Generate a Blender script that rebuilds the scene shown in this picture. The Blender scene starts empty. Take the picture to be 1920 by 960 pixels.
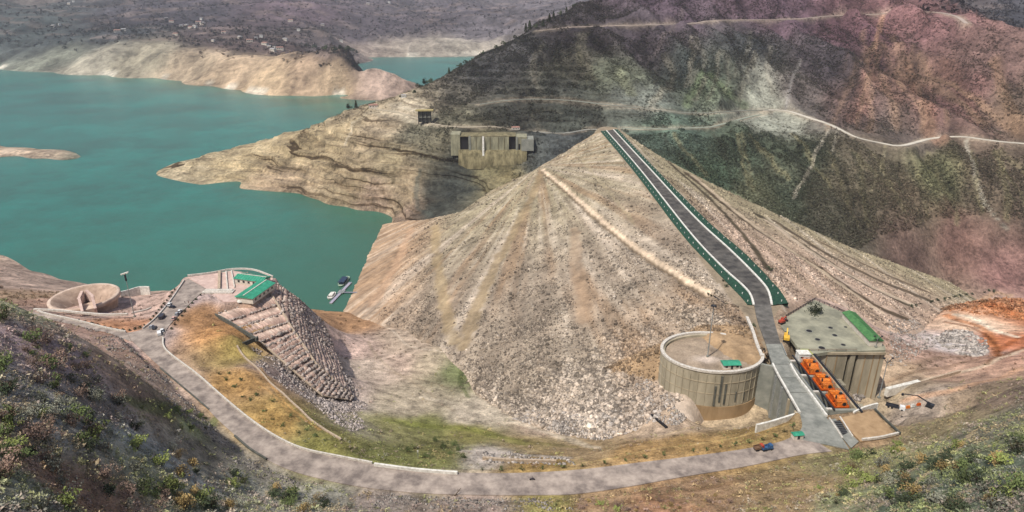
import bpy, bmesh, math, random
import numpy as np
from mathutils import Vector, Matrix, geometry

random.seed(7)
rng = np.random.default_rng(11)
sc = bpy.context.scene
COL = sc.collection

# ------------------------------------------------------------------ survey
# The valley was surveyed from the photo: a sighting (column, row) in the
# 1920x960 picture plus a known level gives a world point.  Water = 0 m,
# dam crest = 98 m, eye = 280 m.
EYE = 280.0
HFOV = math.radians(75.0)
F = 960.0 / math.tan(HFOV / 2)
PITCH = math.atan(500.0 / F)
SP, CP = math.sin(PITCH), math.cos(PITCH)
CREST = 98.0

def ray(px, py):
    u, v = px - 960.0, 480.0 - py
    return u, F * CP + v * SP, -F * SP + v * CP

def atz(px, py, z):
    x, y, d = ray(px, py)
    t = (EYE - z) / -d
    return (x * t, y * t, z)

def aty(px, py, Y):
    x, y, d = ray(px, py)
    t = Y / y
    return (x * t, Y, EYE + d * t)

def atz2(px, py, z=CREST):
    p = atz(px, py, z)
    return (p[0], p[1])

# ------------------------------------------------------------------ noise
def _hash(ix, iy, seed):
    h = (ix.astype(np.int64) * 374761393 + iy.astype(np.int64) * 668265263 + seed * 974711) & 0xFFFFFFFF
    h = ((h ^ (h >> 13)) * 1274126177) & 0xFFFFFFFF
    h = (h ^ (h >> 16)) & 0xFFFFFFFF
    return h.astype(np.float64) / 4294967295.0

def vnoise(x, y, seed=0):
    x = np.asarray(x, float); y = np.asarray(y, float)
    ix = np.floor(x); iy = np.floor(y)
    fx = x - ix; fy = y - iy
    fx = fx * fx * fx * (fx * (fx * 6 - 15) + 10)
    fy = fy * fy * fy * (fy * (fy * 6 - 15) + 10)
    a = _hash(ix, iy, seed); b = _hash(ix + 1, iy, seed)
    c = _hash(ix, iy + 1, seed); d = _hash(ix + 1, iy + 1, seed)
    return (a + (b - a) * fx) * (1 - fy) + (c + (d - c) * fx) * fy

def fbm(x, y, octv=4, seed=0, gain=0.5):
    s = 0.0; a = 1.0; n = 0.0
    for k in range(octv):
        s = s + a * vnoise(x * 2 ** k + 17.3 * k, y * 2 ** k - 9.1 * k, seed + k * 31)
        n += a; a *= gain
    return s / n * 2 - 1            # -1..1

def ridged(x, y, octv=4, seed=0):
    s = 0.0; a = 1.0; n = 0.0
    for k in range(octv):
        v = vnoise(x * 2 ** k + 5.7 * k, y * 2 ** k + 3.3 * k, seed + k * 17) * 2 - 1
        s = s + a * (1 - np.abs(v) * 2); n += a; a *= 0.5
    return s / n

def sstep(a, b, x):
    t = np.clip((x - a) / (b - a), 0, 1)
    return t * t * (3 - 2 * t)

def lin(c):
    c = np.asarray(c, float) / 255.0
    return np.where(c <= 0.04045, c / 12.92, ((c + 0.055) / 1.055) ** 2.4)

def inpoly(x, y, poly):
    inside = np.zeros(np.shape(x), bool)
    n = len(poly)
    for i in range(n):
        x1, y1 = poly[i]; x2, y2 = poly[(i + 1) % n]
        if y1 == y2: continue
        c = ((y1 > y) != (y2 > y)) & (x < (x2 - x1) * (y - y1) / (y2 - y1) + x1)
        inside ^= c
    return inside

def dist_poly(x, y, pts, closed=False):
    d = np.full(np.shape(x), 1e9)
    n = len(pts)
    for i in range(n if closed else n - 1):
        x1, y1 = pts[i][:2]; x2, y2 = pts[(i + 1) % n][:2]
        dx, dy = x2 - x1, y2 - y1
        L = dx * dx + dy * dy + 1e-9
        t = np.clip(((x - x1) * dx + (y - y1) * dy) / L, 0, 1)
        d = np.minimum(d, np.hypot(x - x1 - t * dx, y - y1 - t * dy))
    return d

def dense(pts, step):
    """resample a polyline evenly (Catmull-Rom smoothed)"""
    P = [np.array(p, float) for p in pts]
    if len(P) < 3:
        out = []
        for a, b in zip(P[:-1], P[1:]):
            n = max(1, int(np.linalg.norm(b - a) / step))
            out += [a + (b - a) * k / n for k in range(n)]
        return out + [P[-1]]
    Q = [2 * P[0] - P[1]] + P + [2 * P[-1] - P[-2]]
    out = []
    for i in range(1, len(Q) - 2):
        p0, p1, p2, p3 = Q[i - 1:i + 3]
        n = max(1, int(np.linalg.norm(p2 - p1) / step))
        for k in range(n):
            t = k / n
            out.append(0.5 * (2 * p1 + (p2 - p0) * t + (2 * p0 - 5 * p1 + 4 * p2 - p3) * t * t
                              + (3 * p1 - p0 - 3 * p2 + p3) * t ** 3))
    out.append(P[-1])
    return out

# ------------------------------------------------------------------ dam
KERB_L = [(1137, 245), (1200, 318), (1290, 432), (1350, 497), (1395, 538), (1408, 555), (1413, 572)]
KERB_R = [(1150, 243), (1212, 310), (1300, 405), (1370, 470), (1420, 520), (1440, 545), (1447, 572)]
kl = dense([atz2(*p) for p in KERB_L], 6.0)
kr = dense([atz2(*p) for p in KERB_R], 6.0)
ax_y = np.array([150.0, 367, 420, 556, 750, 942, 1100])
ax_x = np.array([153.0, 153, 152, 149, 142, 136, 130])
HW_U, HW_D = 14.0, 15.0
SL_U, SL_D = 3.0, 2.5

def damz(x, y):
    d = x - np.interp(y, ax_y, ax_x)
    up = np.maximum(0, -d - HW_U) / SL_U
    dn = np.maximum(0, d - HW_D) / SL_D
    return CREST - 0.6 - up - dn

def dam_hit(px, py):
    x, y, d = ray(px, py)
    t = np.linspace(0.1, 2.5, 4800)
    z = EYE + d * t
    k = np.argmax(z < damz(x * t, y * t))
    return (x * t[k], y * t[k], float(z[k]))

DAM_NEAR = [(655, 585), (700, 603), (760, 618), (825, 652), (872, 700), (890, 735), (950, 775), (1040, 810), (1130, 822),
            (1200, 800), (1262, 762)]
DAM_FAR = [(755, 415), (800, 411), (862, 398), (925, 355), (1000, 320), (1055, 287), (1112, 252)]
DAM_DOWN = [(1250, 300), (1330, 342), (1420, 384), (1480, 412), (1600, 466), (1700, 501), (1780, 528)]
dn_ = [dam_hit(*p) for p in DAM_NEAR]
df_ = [dam_hit(*p) for p in DAM_FAR]
dd_ = [dam_hit(*p) for p in DAM_DOWN]
dn_near = [dam_hit(*p) for p in [(1790, 590), (1735, 612), (1690, 625), (1640, 610), (1590, 580), (1535, 558), (1490, 565)]]
DAM_POLY = ([(-215, 545)] + [(p[0], p[1]) for p in dn_] + [(100, 306), (130, 306), (146, 324), (151, 350), (168, 374)]
            + [(p[0], p[1]) for p in reversed(dn_near)] + [(540, 640)]
            + [(p[0], p[1]) for p in reversed(dd_)] + [(168, 872), (150, 950), (132, 958)]
            + [(p[0], p[1]) for p in reversed(df_)] + [(-210, 835)])
# ------------------------------------------------------------------ terrain levels
W = []                                     # control points x,y,z
def pz(*pts):
    for px, py, z in pts: W.append(atz(px, py, z))
def py_(*pts):
    for px, py, Y in pts: W.append(aty(px, py, Y))
# under and beside the eye
W += [(0, 0, 245), (0, 60, 195), (0, 120, 135), (-60, 40, 215), (60, 40, 225), (-120, 40, 215), (140, 60, 215), (-250, 60, 235), (260, 90, 225),
      (-300, 150, 215), (-280, 220, 175), (300, 190, 180), (-60, 90, 175), (60, 90, 175)]
pz((0, 960, 195), (0, 850, 190), (0, 750, 185), (0, 650, 185), (0, 565, 184), (200, 960, 165), (400, 960, 140), (600, 960, 117), (700, 952, 106),
   (250, 705, 150), (80, 610, 177), (160, 640, 165), (300, 830, 140), (150, 800, 170), (280, 765, 142), 
   (960, 958, 104), (1100, 955, 104), (1300, 955, 112), (1500, 955, 124), (1700, 955, 148), (1900, 955, 172), (1500, 890, 103), (1650, 880, 118),
   (1800, 880, 150), (1915, 850, 165), (1700, 830, 106), (1800, 790, 118), (1915, 720, 128), (1850, 750, 118), (1915, 780, 145))
# right above the road, cut slope
pz((280, 695, 106), (220, 655, 108), (330, 735, 101), (395, 795, 101), (460, 860, 101), (560, 905, 100), (650, 925, 99.5), (150, 622, 108), (110, 605, 104))
# bench left
pz((430, 832, 102), (500, 890, 102.5), (580, 928, 102), (650, 948, 103), (350, 772, 107), (480, 930, 110), (380, 800, 112), (300, 740, 118), (280, 712, 112), (560, 950, 110), (450, 860, 104))
pz((0, 500, 25), (0, 478, 0), (0, 540, 60), (60, 560, 78), (60, 508, 0), (110, 523, 0), (110, 575, 86), (40, 575, 95), (160, 592, 92), (240, 590, 92), (270, 575, 84), (260, 553, 78),
   (180, 560, 84), (230, 548, 0), (320, 545, 0), (310, 560, 86), (290, 590, 94), (200, 605, 97))
W += [(-380, 650, -12), (-280, 600, -8), (-220, 590, -10), (-200, 540, 10), (-230, 480, 45), (-310, 470, 60)]
pz((300, 620, 98), (350, 522, 97), (440, 512, 97), (505, 528, 95), (400, 575, 97), (330, 600, 97.5), (400, 620, 97), (350, 640, 97.5), (460, 640, 94), (480, 720, 95), (560, 790, 95.5), (640, 832, 96.5))
W += [(180, 380, 90), (195, 385, 86), (172, 362, 93)]
pz((440, 656, 94.4), (474, 693, 94.6), (514, 736, 94.6), (553, 772, 94.8), (588, 801, 95.2))
pz((470, 660, 86), (540, 722, 82), (600, 785, 86), (560, 700, 74), (620, 770, 76), (500, 672, 86), (650, 800, 80), (690, 820, 82))
# under the pitched terraces
pz((430, 594, 92.5), (490, 645, 86), (505, 548, 93.5), (545, 612, 87), (592, 682, 74), (660, 746, 55.5), (545, 690, 77), (603, 740, 65), (583, 582, 63), (606, 604, 50), (613, 636, 44), (645, 700, 46))
pz((624, 655, 38), (600, 590, 26), (580, 574, 6), (640, 622, 19), (640, 600, 12), (700, 680, 37), (760, 730, 46), (800, 790, 57), (740, 790, 63), (700, 765, 58), (900, 812, 62),
   (1000, 832, 66), (1100, 845, 73), (640, 582, 1), (600, 580, 0))
pz((760, 840, 80), (850, 855, 84), (1000, 862, 86), (1080, 858, 84), (900, 850, 82))
pz((1200, 835, 88), (1400, 812, 91), (1300, 792, 75), (1340, 780, 70), (1440, 788, 74), (1480, 790, 88), (1250, 812, 80), (1460, 815, 96))
# right low ground behind the spillway
pz((1720, 775, 88), (1700, 722, 74), (1800, 712, 77), (1900, 672, 80), (1760, 740, 84), (1850, 622, 46), (1900, 592, 42), (1780, 578, 30), (1700, 642, 58), (1760, 652, 52), (1660, 755, 68),
   (1650, 800, 92), (1600, 820, 96), (1830, 665, 60), (1919, 625, 52), (1860, 565, 42), (1919, 565, 40), (1740, 690, 68), (1690, 800, 95))
for p in dn_: W.append((p[0], p[1], p[2] - 0.3))
for p in df_: W.append((p[0], p[1], p[2] + 0.3))
for p in dd_: W.append((p[0], p[1], p[2] + 0.3))
for p in dn_near: W.append((p[0], p[1], p[2] - 0.3))
W += [(165, 285, 64), (190, 285, 66), (150, 300, 66), (140, 280, 68), (175, 300, 64), (200, 300, 66), (140, 322, 95), (150, 345, 97), (165, 368, 97), (185, 330, 80), (215, 330, 66), (205, 360, 78), (180, 272, 72), (210, 270, 82), (120, 289, 70), (130, 293, 71), (97, 294, 69), (132, 284, 72), (108, 288, 69.5)]
W += [(0, 450, 15), (0, 600, -5), (-80, 650, -20), (60, 500, 20), (100, 700, 15), (60, 800, 25), (140, 600, 40), (250, 600, 10), (350, 600, -40), (240, 480, 20),
      (560, 650, -75), (700, 640, -95), (900, 620, -100)]
# far abutment and the reddish hill on the right
pz((1920, 575, -20), (1840, 546, -62), (1919, 556, -64))
pz((1480, 210, 98), (1600, 255, 85), (1690, 272, 75), (1800, 255, 75), (1919, 270, 70), (1400, 216, 98), (1340, 238, 98), (1220, 241, 98))
py_((1700, 150, 1160), (1700, 50, 1360), (1860, 62, 1300), (1919, 97, 1160), (1600, 130, 1180), (1500, 120, 1200), (1500, 40, 1380), (1400, 120, 1170), (1300, 120, 1150),
    (1300, 40, 1350), (1800, 150, 1110), (1900, 180, 1060), (1700, 400, 800), (1600, 380, 800), (1800, 460, 800), (1500, 330, 840), (1880, 380, 845), (1350, 290, 890),
    (1900, 480, 790), (1200, 120, 1130), (1200, 40, 1320))
W += [(500, 1800, 420), (900, 1800, 330), (1150, 1500, 160), (1200, 1250, 110), (250, 1650, 400), (1500, 1300, 60), (1100, 950, 40), (1300, 800, -20)]
py_((1900, 30, 2200), (1820, 20, 2300), (1919, 60, 1800))
W += [(1500, 2800, 350), (900, 2600, 420), (2400, 2600, 420)]
pz((1135, 236, 99), (1060, 245, 98), (1000, 247, 98), (860, 247, 98), (800, 232, 95), (1080, 262, 80), (1030, 280, 66))
py_((1130, 195, 990), (1280, 210, 1000), (1100, 100, 1150), (1080, 12, 1400), (1000, 52, 1330), (900, 107, 1250), (850, 137, 1230), (760, 177, 1180), (700, 197, 1140),
    (950, 200, 1015), (860, 190, 1080), (1000, 150, 1100), (780, 215, 1040), (1180, 200, 985))
pz((900, 310, 60), (980, 308, 62), (840, 355, 32), (720, 300, 55), (600, 300, 40), (500, 312, 18), (400, 312, 8), (660, 207, 84), (540, 251, 38), (620, 227, 64), (690, 250, 78),
   (450, 278, 12), (780, 300, 62), (860, 300, 66), (770, 380, 22), (640, 340, 27), (700, 360, 24))
for p in [(295, 328), (340, 340), (380, 346), (450, 341), (452, 354), (500, 358), (560, 363), (600, 376), (650, 388), (700, 396), (735, 408)]: W.append(atz(p[0], p[1], 0.0))
for p in [(300, 320), (335, 304), (400, 290)]: W.append(atz(p[0], p[1], 0.5))
W += [(-620, 1200, -14), (-500, 1270, -14), (-420, 1290, -12), (-330, 1300, -12), (-280, 1310, -12), (-200, 1330, -12), (-60, 1460, -10), (-150, 1420, -14),
      (40, 1650, -5), (150, 1800, 60), (60, 1550, 60), (-100, 1700, -15), (0, 2100, -15), (250, 2300, 60)]
# lake bed
pz(*[(a, b, -16) for a, b in [(300, 440), (100, 400), (400, 400), (600, 480), (100, 230), (300, 200), (600, 205), (690, 450), (500, 470), (200, 330), (450, 230), (20, 330), (200, 170), (500, 195), (640, 190),
                               (720, 168), (30, 150), (820, 125), (760, 135), (700, 490), (640, 540), (560, 420)]])
W += [(-1500, 1200, -16), (-1200, 700, -16), (-700, 800, -16), (-900, 500, 20), (-600, 420, 90), (-420, 330, 120), (-1300, 500, 100)]
# the low spit in the lake
pz((20, 284, 4.5), (80, 289, 4.5), (130, 292, 3.5), (20, 275, -1.0), (80, 279, -1.0), (140, 284, -1.0), (20, 296, -1.5), (80, 300, -1.5), (150, 299, -1.5), (158, 292, -2), (-60, 282, 5), (-150, 280, 5))
# far shores
for p in [(0, 130), (100, 136), (200, 141), (290, 146), (340, 152), (400, 162), (450, 169), (560, 180), (640, 182), (682, 166), (700, 153), (745, 151), (640, 108 + 60)]:
    if p != (640, 168): W.append(atz(p[0], p[1], 0.0))
for p in [(690, 108), (780, 107), (870, 106), (905, 102)]: W.append(atz(p[0], p[1], 0.0))
py_((50, 87, 2900), (120, 88, 2760), (200, 96, 2560), (300, 102, 2420), (400, 107, 2330), (440, 116, 2220), (540, 120, 2090), (640, 112, 2010), (600, 140, 1980), (700, 128, 2010), (735, 140, 2010),
    (660, 104, 2080), (560, 100, 2250), (500, 98, 2450))
py_((100, 55, 3200), (200, 60, 3000), (200, 12, 3800), (60, 10, 3900), (400, 62, 2900), (400, 12, 3700), (560, 85, 2600), (600, 60, 3000), (640, 92, 2150), (600, 12, 3800), (500, 40, 3300), (300, 40, 3300),
    (780, 82, 3260), (700, 82, 3240), (860, 84, 3260), (700, 58, 3600), (760, 55, 3650), (700, 30, 4200), (700, 2, 4800), (780, 22, 4200), (820, 8, 4300), (850, 36, 3950), (890, 66, 3550),
    (905, 75, 3400), (900, 45, 5400), (1000, 22, 6300), (950, 30, 5800), (870, 8, 6600))
W += [(-900, 5600, 420), (-2500, 4800, 450), (-3600, 3800, 430), (-2600, 3000, 120), (-3600, 2500, 100), (-2500, 2200, -10), (-600, 6500, 500), (0, 8200, 520), (1200, 7600, 520), (-3000, 7600, 500),
      (3200, 6500, 480), (3600, 4000, 450), (700, 3600, 300), (1500, 4500, 420), (400, 5200, 110), (-640, 2350, -8), (-560, 2600, -14), (-450, 2900, -14), (-700, 2700, 5), (-4500, 5000, 450), (2600, 1400, 60), (9000, 9000, 500), (-9000, 9000, 500)]
W = np.array(W)

RB_C = 9.0
def _solve():
    P = W[:, :2] / 1000.0
    n = len(P)
    D = np.sqrt(((P[:, None] - P[None]) ** 2).sum(-1) + (RB_C / 1000) ** 2)
    A = np.zeros((n + 3, n + 3))
    A[:n, :n] = D + np.eye(n) * -1e-4
    A[:n, n] = 1; A[:n, n + 1:] = P
    A[n, :n] = 1; A[n + 1:, :n] = P.T
    b = np.zeros(n + 3); b[:n] = W[:, 2]
    return P, np.linalg.solve(A, b)
RB_P, RB_W = _solve()

def H0(x, y):
    x = np.asarray(x, float).ravel() / 1000.0; y = np.asarray(y, float).ravel() / 1000.0
    out = np.empty(len(x))
    n = len(RB_P); c2 = (RB_C / 1000) ** 2
    px, py = RB_P[:, 0].astype(np.float32), RB_P[:, 1].astype(np.float32)
    w = RB_W[:n].astype(np.float64)
    for s in range(0, len(x), 20000):
        xs = x[s:s + 20000]; ys = y[s:s + 20000]
        d = np.sqrt((xs[:, None] - px[None]) ** 2 + (ys[:, None] - py[None]) ** 2 + c2)
        out[s:s + 20000] = d @ w + RB_W[n] + RB_W[n + 1] * xs + RB_W[n + 2] * ys
    return out

# ------------------------------------------------------------------ ground cover survey: column, row, colour, roughness of the ground (m), scrub 0..1
SEEDS = [
 # slope under the viewer, left
 (30,900,(120,118,98),2.0,.9),(100,760,(126,120,110),2.0,.9),(60,650,(136,114,112),2.0,.8),(190,760,(124,112,100),2.0,.9),(300,900,(132,126,98),2.0,.9),(150,940,(142,108,82),1.6,.6),(180,640,(162,132,116),1.4,.3),(250,690,(166,138,118),1.4,.2),(300,745,(164,138,116),1.2,.15),(355,835,(150,138,118),1.2,.3),(420,868,(142,132,114),1,.35),(235,725,(150,124,104),1.4,.45),(130,615,(156,124,108),1.4,.4),
 (330,775,(112,122,70),1.5,.8),(290,850,(142,142,134),1.6,.5),(450,895,(130,128,112),1.2,.7),(600,940,(132,128,114),1.0,.6),(110,665,(136,112,108),2,.8),(20,590,(126,122,94),2,.9),
 (330,725,(168,142,122),1.2,.15),(220,662,(156,124,104),1.2,.25),(395,815,(146,134,118),1.2,.2),(470,878,(136,126,110),1.0,.3),(700,940,(146,130,118),.8,.2),(900,945,(154,134,120),.8,.15),
 (1100,945,(158,126,92),1,.25),(1300,925,(152,120,86),1.2,.35),(1500,905,(152,126,86),1.2,.4),(1560,870,(128,116,78),1,.5),(1250,952,(158,116,82),1,.3),(1050,945,(140,130,66),.8,.4),
 (1650,858,(130,126,80),1.5,.6),(1750,800,(138,122,86),1.5,.4),(1700,925,(72,84,68),2,.9),(1850,880,(78,86,70),2,.9),(1890,790,(96,92,76),2,.8),(1850,745,(132,112,88),1.5,.4),(1600,940,(112,112,80),1.5,.7),
 (1900,730,(120,100,84),1.5,.5),(1760,860,(96,100,76),2,.8),(1450,945,(148,122,84),1.2,.4),
 # dry grass strips
 (400,620,(178,126,66),.25,.06),(370,590,(166,120,70),.25,.06),(450,710,(172,130,66),.25,.08),(530,785,(166,130,62),.25,.1),(600,832,(132,126,58),.25,.2),(700,858,(126,126,62),.25,.3),(200,612,(168,116,76),.25,.1),
 (260,608,(164,112,72),.25,.1),(800,862,(122,122,62),.3,.3),(1000,876,(152,122,62),.3,.15),(1200,845,(168,132,76),.3,.15),(1400,818,(146,118,64),.3,.25),(440,652,(150,130,60),.2,.1),(1300,835,(160,126,70),.3,.15),
 # bench by the shaft
 (50,530,(188,158,138),.8,.05),(20,560,(160,130,100),.8,.3),(270,575,(178,148,132),.5,.02),(85,565,(152,118,98),.6,.2),(310,565,(172,142,124),.5,.05),(250,555,(180,150,134),.5,.02),(160,590,(176,146,130),.3,.02),
 (400,540,(176,152,142),.1,0),(340,560,(168,150,150),.1,0),(290,620,(168,152,148),.1,0),
 # gully below the terraces
 (560,705,(152,128,118),1.2,.08),(640,640,(188,158,142),.5,.02),(640,598,(156,116,76),.5,.05),(700,690,(182,162,142),.6,.02),(760,760,(168,152,126),.7,.05),(800,800,(124,124,62),.4,.15),(880,812,(132,124,62),.4,.12),
 (1000,828,(148,128,78),.4,.1),(1100,850,(156,130,90),.4,.08),(720,800,(142,136,78),.6,.2),(900,778,(182,166,142),.5,.03),(1020,808,(176,152,128),.5,.03),(868,690,(112,118,72),.6,.3),(620,745,(184,168,154),1.4,.03),
 (585,790,(124,116,64),.6,.3),(900,852,(178,164,150),1.0,.05),(1250,792,(172,148,122),.5,.04),(1350,800,(162,142,112),.4,.05),(500,690,(160,136,124),1.2,.08),(670,800,(150,140,110),.8,.15),(820,845,(120,116,60),.5,.3),
 (620,700,(170,146,134),1,.02),(740,680,(176,150,130),.6,.02),(800,680,(170,152,124),.5,.03),(760,640,(172,150,126),.4,.02),
 # spillway surroundings
 (1700,630,(188,162,148),.8,.03),(1720,665,(166,132,112),.8,.2),(1800,645,(192,182,176),1.0,.02),(1800,705,(178,142,116),.4,.03),(1720,770,(154,138,122),.3,.03),(1900,670,(184,138,112),.4,.02),(1905,602,(190,116,68),1.4,.0),
 (1875,580,(196,134,88),1.2,0),(1838,606,(212,180,148),1.0,0),(1780,577,(184,148,112),.4,.03),(1885,640,(192,110,58),.5,.02),(1660,745,(150,132,104),.4,.05),(1620,810,(150,122,88),.2,.02),(1850,690,(178,138,112),.4,.03),
 (1690,700,(172,146,116),.4,.1),(1800,555,(176,146,120),.5,.05),(1880,558,(178,146,126),.5,.05),
 # reddish hill
 (1500,300,(72,80,62),9,.7),(1400,285,(70,82,64),8,.7),(1350,325,(74,92,70),6,.6),(1550,400,(90,86,70),8,.6),(1600,350,(112,102,80),9,.5),(1700,350,(118,102,80),9,.5),(1850,335,(106,92,74),9,.6),(1800,450,(120,88,76),8,.6),
 (1890,520,(138,98,90),6,.5),(1700,465,(112,88,76),6,.6),(1500,205,(94,84,80),9,.6),(1600,200,(114,88,82),12,.5),(1700,170,(140,104,88),15,.4),(1800,200,(124,88,82),13,.5),(1700,70,(128,90,88),15,.5),(1600,80,(104,72,80),12,.6),
 (1850,150,(120,92,84),12,.5),(1900,220,(118,98,82),10,.5),(1550,120,(80,72,76),12,.7),(1400,100,(68,70,70),12,.8),(1300,150,(64,70,68),12,.8),(1335,180,(94,106,80),9,.4),(1200,80,(84,74,80),12,.7),(1250,30,(90,74,84),12,.7),
 (1450,35,(96,74,84),12,.6),(1100,60,(74,66,70),12,.8),(1000,100,(68,66,66),9,.8),(1085,105,(94,90,76),9,.4),(1160,145,(100,104,84),8,.35),(900,150,(62,62,62),7,.9),(1050,165,(72,74,68),7,.8),(850,190,(78,74,64),5,.6),
 (950,215,(72,72,64),5,.5),(1200,195,(104,108,98),3,.2),(1250,255,(84,102,86),4,.6),(1080,215,(74,78,70),4,.5),(1455,217,(170,170,150),1.5,.05),(1410,225,(150,152,134),1.5,.1),(1060,135,(100,98,82),8,.4),(1690,240,(100,88,80),8,.6),
 (1640,300,(106,96,76),7,.5),(1760,320,(112,112,76),7,.5),(1480,370,(76,86,68),6,.7),(1430,360,(110,112,84),3,.3),
 # far abutment, banded rock of the drawdown
 (700,240,(168,148,118),2.5,.05),(640,262,(172,152,114),2.5,.03),(550,292,(168,148,108),2.5,.02),(430,312,(178,158,118),2,.0),(720,312,(156,140,106),3,.03),(650,342,(162,142,108),3,.02),(762,362,(152,132,102),3,.03),(520,348,(172,148,118),2,0),
 (690,387,(168,142,118),2,.0),(800,275,(112,106,84),3,.3),(842,352,(54,60,58),2,.15),(850,332,(60,64,60),2,.2),(822,385,(64,68,62),1.5,.1),(872,358,(58,64,60),2,.15),(805,350,(66,70,64),2,.1),(905,325,(126,118,82),2,.15),(780,245,(120,116,96),3,.3),(742,216,(180,166,140),2.5,.05),(1050,275,(80,85,84),1.5,.2),(1020,295,(84,88,84),1.5,.1),
 (690,205,(150,134,106),2,.3),(830,235,(112,108,88),3,.4),(760,400,(150,126,104),1.5,0),(330,325,(182,164,128),1,0),(920,338,(134,122,84),1.5,.1),
 # lake spit
 (60,287,(172,150,126),.8,0),(20,200,(120,120,100),1,0),(200,300,(120,120,100),1,0),
 # far shores
 (80,112,(130,132,114),6,.1),(250,118,(150,140,116),6,.06),(350,135,(172,150,120),6,.03),(500,152,(184,156,118),6,.0),(620,155,(180,152,116),6,.0),(700,135,(168,142,124),5,.03),(700,96,(140,122,110),6,.2),(800,95,(152,140,124),8,.1),
 (160,125,(150,142,122),6,.03),(440,128,(172,146,114),5,.03),(560,128,(166,138,108),5,.05),(720,92,(150,136,120),8,.1),(860,95,(148,138,122),8,.1),
 (30,60,(78,88,86),22,.5),(200,70,(68,72,76),20,.7),(300,35,(84,78,86),28,.6),(400,70,(92,78,78),20,.6),(500,50,(104,88,92),26,.5),(600,60,(92,82,82),20,.6),(600,98,(80,68,70),9,.8),(645,100,(72,62,60),7,.9),
 (700,45,(96,86,92),30,.5),(800,45,(92,82,86),30,.6),(560,20,(118,98,106),30,.4),(900,50,(112,104,108),35,.4),(1000,20,(118,110,114),35,.4),(870,20,(104,96,102),35,.4),(1890,45,(80,80,86),15,.7),(470,84,(96,78,76),16,.7),(120,80,(70,78,78),14,.6),(680,70,(92,82,88),20,.5),
]

def march(pxs, pys, zfun):
    """first hit of sight lines with a height function"""
    pxs = np.asarray(pxs, float); pys = np.asarray(pys, float)
    u = pxs - 960; v = 480 - pys
    X, Y, D = u, F * CP + v * SP, -F * SP + v * CP
    T = np.geomspace(0.06, 7.5, 1500)
    res = np.zeros((len(pxs), 3))
    for i in range(len(pxs)):
        x, y, z = X[i] * T, Y[i] * T, EYE + D[i] * T
        h = zfun(x, y)
        k = int(np.argmax(z < h))
        if not z[k] < h[k]: k = len(T) - 1
        if k > 0:
            a = z[k - 1] - h[k - 1]; b = z[k] - h[k]
            t = T[k - 1] + (T[k] - T[k - 1]) * a / (a - b + 1e-9)
        else: t = T[0]
        res[i] = (X[i] * t, Y[i] * t, EYE + D[i] * t)
    return res

# coarse grid of the bare levels, for locating the survey marks
TH0, TH1, NT = math.radians(-56), math.radians(56), 840
R0, R1, NR = 46.0, 9800.0, 1280
th = np.linspace(TH0, TH1, NT); lr = np.linspace(math.log(R0), math.log(R1), NR)
LR, TH = np.meshgrid(lr, th, indexing='ij')
GX = np.exp(LR) * np.sin(TH); GY = np.exp(LR) * np.cos(TH)

def sampler(G):
    def f(x, y):
        x = np.asarray(x, float); y = np.asarray(y, float)
        r = np.clip(np.hypot(x, y), R0, R1 * .999); t = np.arctan2(x, y)
        a = np.clip((np.log(r) - lr[0]) / (lr[1] - lr[0]), 0, NR - 1.001)
        b = np.clip((t - th[0]) / (th[1] - th[0]), 0, NT - 1.001)
        i = a.astype(int); j = b.astype(int); fa = a - i; fb = b - j
        return (G[i, j] * (1 - fa) + G[i + 1, j] * fa) * (1 - fb) + (G[i, j + 1] * (1 - fa) + G[i + 1, j + 1] * fa) * fb
    return f

HG = H0(GX, GY).reshape(GX.shape)
h0s = sampler(HG)

spx = np.array([s[0] for s in SEEDS]); spy = np.array([s[1] for s in SEEDS])
SP3 = march(spx, spy, h0s)
s_th = np.arctan2(SP3[:, 0], SP3[:, 1]); s_lr = np.log(np.hypot(SP3[:, 0], SP3[:, 1]))
s_val = np.array([list(lin(s[2])) + [s[3], s[4]] for s in SEEDS])

# soft cell blending with ragged borders
KR = 1.6
wx = fbm(TH * 11, LR * 8, 4, 5) * .022
wy = fbm(TH * 11 + 31, LR * 8, 4, 9) * .03
def blend(t, l):
    out = np.empty((len(t), 5)); S = np.stack([s_th, s_lr * KR / 2], 1)
    for s in range(0, len(t), 20000):
        d2 = (t[s:s + 20000, None] - S[None, :, 0]) ** 2 + (l[s:s + 20000, None] * KR / 2 - S[None, :, 1]) ** 2
        w = 1 / (d2 + 6e-4) ** 2.4
        out[s:s + 20000] = (w @ s_val) / w.sum(1)[:, None]
    return out
BL = blend((TH + wx).ravel(), (LR + wy).ravel()).reshape(NR, NT, 5)
BASECOL = BL[..., :3].copy()
BASECOL *= (1 + .5 * sstep(330, 270, np.exp(LR)) * sstep(.35, .7, BL[..., 4]) - .16 * sstep(1700, 2100, np.exp(LR)) * sstep(.15, .35, BL[..., 4]))[..., None]  # near scrubby slope's colour lightened to make up for facing away from the sun
BASECOL = BASECOL.mean(-1, keepdims=True) * .20 + BASECOL * .87; AMP = BL[..., 3]; SCRUB = BL[..., 4]

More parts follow.
